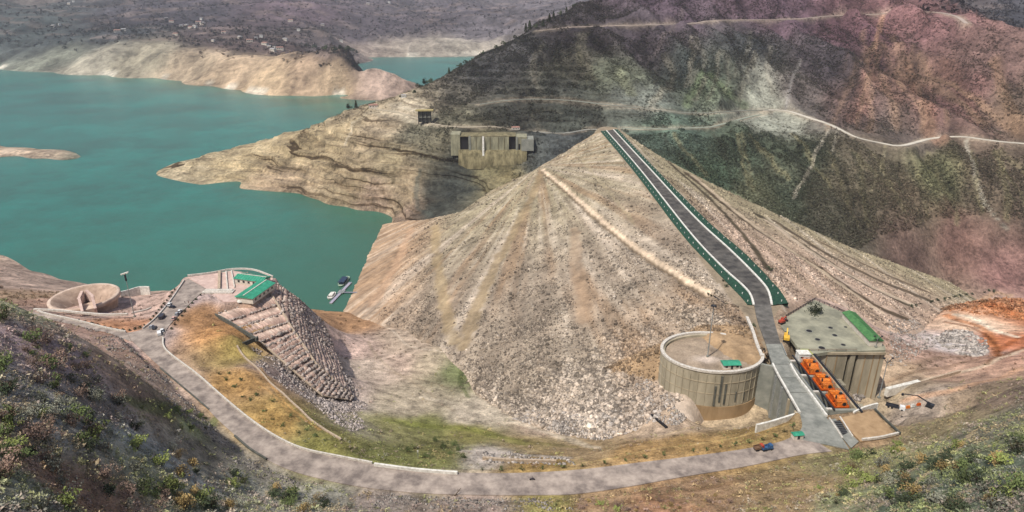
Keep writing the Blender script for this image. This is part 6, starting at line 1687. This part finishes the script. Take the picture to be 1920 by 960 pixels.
VIL = [(312, 36, 0), (322, 42, 2), (340, 50, 1), (350, 49, 0), (358, 53, 2), (366, 52, 1), (378, 37, 1), (380, 46, 0), (372, 44, 2), (490, 70, 1), (497, 84, 2), (505, 89, 0), (515, 91, 1), (525, 93, 2), (512, 96, 0), (535, 76, 0), (468, 78, 2), (480, 74, 1), (450, 72, 0), (420, 62, 2),
       (100, 50, 0), (112, 48, 1), (130, 8, 0), (138, 4, 1), (220, 60, 2), (232, 58, 0), (640, 79, 1), (605, 48, 0), (545, 40, 2), (560, 58, 1), (400, 78, 0), (330, 66, 2), (690, 8, 0), (730, 6, 1)]
VG = gnds([(a, b) for a, b, _ in VIL])
for (px, py, k), g in zip(VIL, VG):
    o = HP[k] if not hu[k] else copy_tree(HP[k]); hu[k] = 1
    o.location = g; o.rotation_euler = (0, 0, RT.uniform(-.6, .6)); s = RT.uniform(1.0, 1.6); o.scale = (s, s, s)
    tag(o, ['pale grey roofed house scattered on the far hills across the lake', 'small white house scattered on the far hills across the lake', 'house with a rusty roof on the far hills across the lake'][k], 'house', ['grey roofed far houses', 'white far houses', 'rusty roofed far houses'][k])
for px, py, k, lab, s in [(757, 184, 1, 'small white hut on the shore ridge above the pale scree', .8), (700, 202, 2, 'row house with a low roof at the tip of the ridge road', .9), (962, 76, 0, 'pale house by the top of the ridge beside the hill road', .9), (967, 243, 2, 'dark little house right above the intake block', .7)]:
    g = gnd(px, py); o = copy_tree(HP[k]); o.location = g; o.scale = (s, s, s); o.rotation_euler = (0, 0, .2)
    tag(o, lab, 'house')
    if 'group' in o: del o['group']
# concrete frame building on the abutment road
g = gnd(797, 231)
fb = thing('frame_building', g, 'dark concrete frame on stilts with an ochre flat roof on the abutment road', 'building', None, .1)
m = MB(); m.box((0, 0, 19.0), (26, 10, 1.6)); m.build('roof', worn('ochre_roof', (150, 136, 92), (176, 160, 114), .2, .9, .1), fb)
m = MB(); m.box((0, 1, 10), (19, 7, 16)); m.build('wall', M_CONC_D, fb)
for x in (-9, -3, 3, 9): m = MB(); m.box((x, -4, 9), (1.3, 1.3, 20)); m.build('column', M_BLACK, fb)
m = MB(); m.box((0, -3.9, 9.6), (20, 1.0, .9)); m.build('beam', M_CONC_G, fb)
# valley posts by the damp hollow
pt = thing('gauge_post', gnd(784, 860), 'slim pale gauge post standing in the green hollow by the road', 'post')
m = MB(); m.tube((0, 0, 0), (0, 0, 4.2), .12, .1, 8); m.build('pole', M_STEEL, pt); m = MB(); m.box((0, 0, 4.0), (.7, .25, .9)); m.build('box', M_WHITE, pt)
lg = thing('dead_tree', gnd(852, 930), 'bare dark fallen branch leaning on the cut slope below the road', 'dead tree')
m = MB(); m.tube((0, 0, 0), (2.6, 1.0, 3.0), .22, .08, 7); m.tube((1.4, .5, 1.6), (1.4, .9, 3.0), .10, .04, 6); m.build('trunk', M_TRUNK, lg)
lb = thing('timber_beam', gnd(1232, 790), 'dark heavy beam lying on the sand left of the round wall', 'beam')
a_, b_ = gnd(1221, 779), gnd(1250, 803)
m = MB(); m.bar(Vector(a_) - Vector(lb.location) + Vector((0, 0, .5)), Vector(b_) - Vector(lb.location) + Vector((0, 0, .5)), 1.2, .9); m.build('beam', M_BLACK, lb)
m = MB(); m.bar(Vector(a_) - Vector(lb.location) + Vector((-1, .5, .3)), Vector(a_) - Vector(lb.location) + Vector((1.3, .2, .9)), .5, .4); m.build('end_plate', M_RUST, lb)
# ------------------------------------------------------------------ uncountable cover: scrub, rubble
def clumps(name, P, S, Cc, k, mat, flat=.8, leaf=.55):
    n = len(P)
    d = rng.normal(size=(n, k, 3)); d /= np.linalg.norm(d, axis=-1, keepdims=True)
    rad = rng.uniform(.25, 1.0, (n, k, 1))
    cen = P[:, None] + d * rad * S[:, None, None] * np.array([1, 1, flat])
    cen[..., 2] = np.maximum(cen[..., 2], P[:, None, 2] + .05) + S[:, None] * .25
    a = rng.normal(size=(n, k, 3)); a /= np.linalg.norm(a, axis=-1, keepdims=True)
    b = np.cross(a, rng.normal(size=(n, k, 3))); b /= np.linalg.norm(b, axis=-1, keepdims=True)
    s = (S[:, None, None] * leaf * rng.uniform(.6, 1.3, (n, k, 1)))
    V_ = np.stack([cen - a * s, cen + b * s * .8, cen + a * s * .9 - b * s * .3], 2).reshape(-1, 3)
    F_ = np.arange(n * k * 3).reshape(-1, 3)
    cc = Cc[:, None] * rng.uniform(.6, 1.45, (n, k, 1)); cc = np.repeat(cc.reshape(-1, 3), 3, 0)
    return tag(np_mesh(name, V_, F_, mat, col=np.clip(cc, .008, .6)), kind='stuff')

def pick(mask, weight, n):
    w = np.where(mask, weight, 0).ravel(); w = w / w.sum()
    idx = rng.choice(len(w), n, p=w)
    i, j = np.divmod(idx, NT)
    fi = np.clip(i + rng.uniform(-.5, .5, n), 0, NR - 1.01); fj = np.clip(j + rng.uniform(-.5, .5, n), 0, NT - 1.01)
    r = np.exp(lr[0] + fi * (lr[1] - lr[0])); t = th[0] + fj * (th[1] - th[0])
    x, y = r * np.sin(t), r * np.cos(t)
    return np.stack([x, y, h_s(x, y)], 1), C[i, j]
flat_d = np.full(GX.shape, 99.0); nm_ = RR < 520
q = np.full(nm_.sum(), 99.0)
for poly, z0, fall in FLATS:
    d = dist_poly(GX[nm_], GY[nm_], poly, True); d = np.where(inpoly(GX[nm_], GY[nm_], poly), 0, d); q = np.minimum(q, d)
q = np.minimum(q, np.maximum(np.hypot(GX[nm_] - SCX, GY[nm_] - SCY) - SR, 0) + 1)
for L, w0 in (([(p[0], p[1]) for p in Lc_w], 9),) if 'Lc_w' in globals() else (): pass
flat_d[nm_] = q
rd = np.ones(GX.shape, bool)
for nm, (q_, wd_, c_) in ROADS3.items():
    bb = (GX > q_[:, 0].min() - 40) & (GX < q_[:, 0].max() + 40) & (GY > q_[:, 1].min() - 40) & (GY < q_[:, 1].max() + 40)
    dl = dist_poly(GX[bb], GY[bb], q_[:, :2]); rd[bb] &= ~((dl < wd_ * 1.1) | ((dl < wd_ * 4) & (vnoise(GX[bb] / 30, GY[bb] / 30, 9) > .4)))
ok = rd & (~in_dam) & (H > 2.5) & (flat_d > 2.0) & ~((np.hypot(GX - 108, GY - 314) < 30)) & ~((GX > 140) & (GX < 206) & (GY > 255) & (GY < 362))
patch = sstep(-.25, .35, fbm(TH * 60, LR * 34, 4, 133))
dens = SCRUB ** 1.5 * (.25 + patch)
def tint(Cc, g, amt, dark):
    n = len(Cc); m = rng.uniform(0, 1, (n, 1)) ** 1.5 * amt
    return Cc * dark * (1 - m) + np.array(g) * m
PAL = np.array([(.16, .17, .07), (.22, .24, .09), (.20, .15, .135), (.19, .185, .16), (.10, .115, .06), (.26, .20, .11)])
def pal(P, Cc):
    """patches of one kind of scrub beside another"""
    a = fbm(P[:, 0] / 9, P[:, 1] / 9, 3, 301) + rng.normal(0, .18, len(P)); b = fbm(P[:, 0] / 14, P[:, 1] / 14, 3, 302) + rng.normal(0, .18, len(P))
    k = np.where(a > .22, np.where(b > 0, 0, 1), np.where(a > -.05, np.where(b > .1, 3, 4), np.where(b > -.1, 2, 5)))
    return PAL[k] * 1.0 + Cc * .5
P, Cc = pick(ok & (RR < 420) & (GY > 60), dens + .012, 60000)
clumps('near_scrub', P, rng.lognormal(-.55, .45, len(P)).clip(.25, 1.9), pal(P, Cc), 14, M_LEAF, .8, .36)
P, Cc = pick(ok & (RR > 620) & (RR < 1640) & (H > 60), dens, 80000)
clumps('hill_scrub', P, rng.uniform(.8, 2.5, len(P)), tint(Cc, (.05, .06, .035), .5, .76), 7, M_LEAF, .8, .6)
P, Cc = pick(ok & (RR > 620) & (RR < 1640) & (H <= 60) & (GX > 0), dens + .1, 26000)
clumps('lower_hill_scrub', P, rng.uniform(1.0, 2.6, len(P)), tint(Cc, (.055, .065, .035), .5, .8), 8, M_LEAF, .8, .6)
P, Cc = pick(ok & (RR > 1640) & (H > 60), dens, 26000)
clumps('far_scrub', P, rng.uniform(4, 11, len(P)), tint(Cc, (.06, .062, .06), .5, .78), 7, M_LEAF, .7, .6)
P, Cc = pick(ok & (RR >= 420) & (RR < 620), dens + .02, 2500)
clumps('bench_scrub', P, rng.uniform(.5, 1.5, len(P)), tint(Cc, (.07, .08, .03), .6, .7), 12, M_LEAF, .8, .4)
P, Cc = pick(ok & (RR < 400) & (GY > 60), dens + .05, 26000)
clumps('dry_undergrowth', P, rng.uniform(.2, .5, len(P)), Cc * .6 + np.array([.13, .12, .085]), 7, M_LEAF, .9, .45)
# dry grass tufts on the strips
gcol = (np.abs(BASECOL[..., 0] / (BASECOL[..., 2] + 1e-3)) > 2.2)
P, Cc = pick(ok & (RR < 430) & (H > 70), np.where(gcol, 1.0, .05), 16000)
clumps('dry_grass', P, rng.uniform(.18, .45, len(P)), Cc * rng.uniform(.7, 1.35, (len(P), 1)), 7, M_LEAF, .9, .5)

CUBE = np.array([(x, y, z) for z in (-1, 1) for x, y in ((-1, -1), (1, -1), (1, 1), (-1, 1))], float)
CF_ = np.array([(0, 3, 2, 1), (4, 5, 6, 7), (0, 1, 5, 4), (1, 2, 6, 5), (2, 3, 7, 6), (3, 0, 4, 7)])
def rocks(name, P, S, Cc):
    n = len(P)
    v = CUBE[None] * rng.uniform(.55, 1.1, (n, 8, 3)) * np.array([1, 1, .75])
    q = rng.normal(size=(n, 4)); q /= np.linalg.norm(q, axis=1, keepdims=True)
    w, x, y, z = q.T
    R = np.stack([np.stack([1 - 2 * (y * y + z * z), 2 * (x * y - z * w), 2 * (x * z + y * w)], -1), np.stack([2 * (x * y + z * w), 1 - 2 * (x * x + z * z), 2 * (y * z - x * w)], -1),
                  np.stack([2 * (x * z - y * w), 2 * (y * z + x * w), 1 - 2 * (x * x + y * y)], -1)], 1)
    v = np.einsum('nij,nkj->nki', R, v) * S[:, None, None] + P[:, None]
    F_ = (CF_[None] + (np.arange(n) * 8)[:, None, None]).reshape(-1, 4)
    return tag(np_mesh(name, v.reshape(-1, 3), F_, M_STONE, col=np.clip(np.repeat(Cc, 8, 0), .01, .8)), kind='stuff')
def bil(G, x, y):
    a = np.clip((x - dx_[0]) / ST, 0, len(dx_) - 1.01); b = np.clip((y - dy_[0]) / ST, 0, len(dy_) - 1.01)
    i = b.astype(int); j = a.astype(int); fy = b - i; fx = a - j
    if G.ndim == 3: fx = fx[:, None]; fy = fy[:, None]
    return (G[i, j] * (1 - fx) + G[i, j + 1] * fx) * (1 - fy) + (G[i + 1, j] * (1 - fx) + G[i + 1, j + 1] * fx) * fy
trk = np.zeros(DX.shape)
for k, (L, w_, c, a) in TR.items():
    x0 = [p[0] for p in L]; y0 = [p[1] for p in L]
    bb = (DX > min(x0) - 20) & (DX < max(x0) + 20) & (DY > min(y0) - 20) & (DY < max(y0) + 20)
    trk[bb] = np.maximum(trk[bb], 1 - sstep(w_ * .5, w_ * .8, dist_poly(DX[bb], DY[bb], L)))
in_round = (((DX - RCX) / (RA + 1)) ** 2 + ((DY - RCY) / (RB + 1)) ** 2) < 1
cellpx = 1.0 / (DX ** 2 + DY ** 2 + 150 ** 2)                    # nearer rockfill shows more stones
cluster = .25 + sstep(-.2, .5, fbm(DX / 16, DY / 22, 4, 151))
wu = ins * upf * (1 - trk) * sstep(-135, -95, DX) * (.5 + 1.1 * sstep(520, 300, DY)) * (1 - .5 * sstep(.1, .45, streak)) * cluster * cellpx * ~in_round
def dam_pick(w, n):
    idx = rng.choice(w.size, n, p=(w / w.sum()).ravel()); i, j = np.divmod(idx, w.shape[1])
    x = dx_[j] + rng.uniform(-1, 1, n) * ST * .5; y = dy_[i] + rng.uniform(-1, 1, n) * ST * .5
    return np.stack([x, y, bil(Zd, x, y)], 1), bil(Dc, x, y)
def stone_cols(Cc):
    n = len(Cc); u = rng.random((n, 1)); g = Cc.mean(1, keepdims=True)
    base = Cc * .88 + g * .12
    return base * np.where(u < .42, rng.uniform(.35, .65, (n, 1)), np.where(u < .76, rng.uniform(.85, 1.1, (n, 1)), rng.uniform(1.15, 1.5, (n, 1))))  # the dark share of stones also stands in for shaded crevices
P, Cc = dam_pick(wu, 58000)
S_ = np.clip(rng.lognormal(-.5, .62, len(P)), .22, 3.0) * (1 + .25 * sstep(420, 300, P[:, 1]))
rocks('dam_rubble', P + [0, 0, .12], S_ * .43, stone_cols(Cc))
wd = ins * dnf * (1 - trk) * cluster * cellpx
P, Cc = dam_pick(wd, 13000)
rocks('valley_face_rubble', P + [0, 0, .1], np.clip(rng.lognormal(-.5, .4, len(P)), .25, 1.5) * .75, stone_cols(Cc))
def rubble(name, L, n, s, bright=1.0, jit=.5, hue=(1, .89, .79)):
    """loose stones inside a surveyed outline"""
    q = np.array(gnds(L))[:, :2]; out = []
    while len(out) < n:
        x = rng.uniform(q[:, 0].min(), q[:, 0].max(), 4 * n); y = rng.uniform(q[:, 1].min(), q[:, 1].max(), 4 * n)
        m = inpoly(x, y, q) & (fbm(x / 6, y / 6, 3, 5) > -.25)
        if m.sum() == 0: break
        out += list(np.stack([x, y], 1)[m])
    out = np.array(out[:n]); z = surf(out[:, 0], out[:, 1])
    g = rng.uniform(.14, .5, (n, 1)) * bright
    rocks(name, np.c_[out, z + .1], np.clip(rng.lognormal(-.3, .45, n), .3, 2.4) * s, g * np.array([hue]))
rubble('pale_rubble', [(1752, 634), (1780, 618), (1815, 622), (1850, 640), (1852, 662), (1830, 670), (1790, 662)], 1500, .8, 1.15)
rubble('slope_rubble', [(460, 672), (500, 668), (560, 700), (640, 745), (690, 800), (660, 810), (600, 770), (520, 715)], 1500, .45, 1.15, hue=(1, .86, .78))
rubble('gully_rubble', [(600, 700), (640, 690), (670, 735), (690, 770), (650, 760)], 500, .55, 1.1, hue=(1, .86, .78))
rubble('road_cut_rubble', [(300, 725), (345, 745), (395, 790), (430, 830), (480, 865), (560, 905), (560, 915), (460, 880), (400, 830), (320, 770)], 800, .3, .75)
rubble('road_cut_rubble', [(700, 925), (900, 935), (1080, 935), (1080, 958), (700, 955)], 900, .3, .75)
rubble('bank_rubble', [(905, 850), (960, 850), (1060, 860), (1080, 872), (910, 868)], 260, .55, 1.0)
rubble('bench_rubble', [(150, 612), (230, 636), (290, 690), (330, 720), (280, 715), (190, 650)], 500, .34, .8)
rubble('wall_foot_rubble', [(1190, 720), (1252, 700), (1258, 745), (1300, 785), (1270, 800), (1200, 790)], 900, .5, 1.1)
rubble('deck_side_rubble', [(1665, 600), (1720, 600), (1760, 640), (1700, 690), (1665, 690)], 900, .5, .95)
rubble('orange_spoil', [(1775, 583), (1800, 574), (1860, 567), (1919, 576), (1919, 602), (1860, 590), (1820, 590)], 650, .5, 1.0, hue=(1.15, .52, .24))
rubble('pit_rubble', [(1588, 702), (1612, 690), (1632, 745), (1604, 752)], 260, .7, .8)
rubble('deck_debris', [(1500, 668), (1590, 660), (1590, 652), (1500, 660)], 160, .35, .7)
pst = rng.uniform(.2, .5, (len(TZ_STONES), 1)) * np.array([[1, .84, .74]])
o = rocks('terrace_stones', TZ_STONES + rng.normal(0, .35, TZ_STONES.shape) * [1, 1, .3], rng.lognormal(-.75, .42, len(TZ_STONES)).clip(.25, 1.4), pst)
rubble('terrace_foot_rubble', [(470, 650), (500, 650), (560, 700), (620, 748), (672, 742), (690, 765), (640, 775), (570, 735)], 1300, .5, 1.05, hue=(1, .85, .76))
rubble('terrace_foot_rubble', [(612, 650), (625, 655), (650, 705), (690, 760), (672, 765), (640, 715)], 500, .5, 1.05, hue=(1, .85, .76))
rubble('toe_rubble', [(960, 785), (1040, 812), (1130, 826), (1200, 805), (1255, 770), (1200, 760), (1100, 780), (1000, 765)], 1500, .5, 1.1)
# ------------------------------------------------------------------ hazy valley air
m = bpy.data.materials.new('haze_air'); m.use_nodes = True; nt = m.node_tree
nt.nodes.remove(nt.nodes['Principled BSDF'])
pv = N(nt, 'ShaderNodeVolumePrincipled'); pv.inputs['Color'].default_value = (.86, .85, .94, 1); pv.inputs['Density'].default_value = 5.2e-5; pv.inputs['Anisotropy'].default_value = .2
nt.links.new(pv.outputs[0], nt.nodes['Material Output'].inputs['Volume'])
zt = float(max(H.max(), EYE)) + 30; zb = float(H.min()) - 6
hz = MB(); hz.box((0, 4200, (zt + zb) / 2), (20400, 11600, zt - zb))
tag(hz.build('haze', m), kind='stuff')
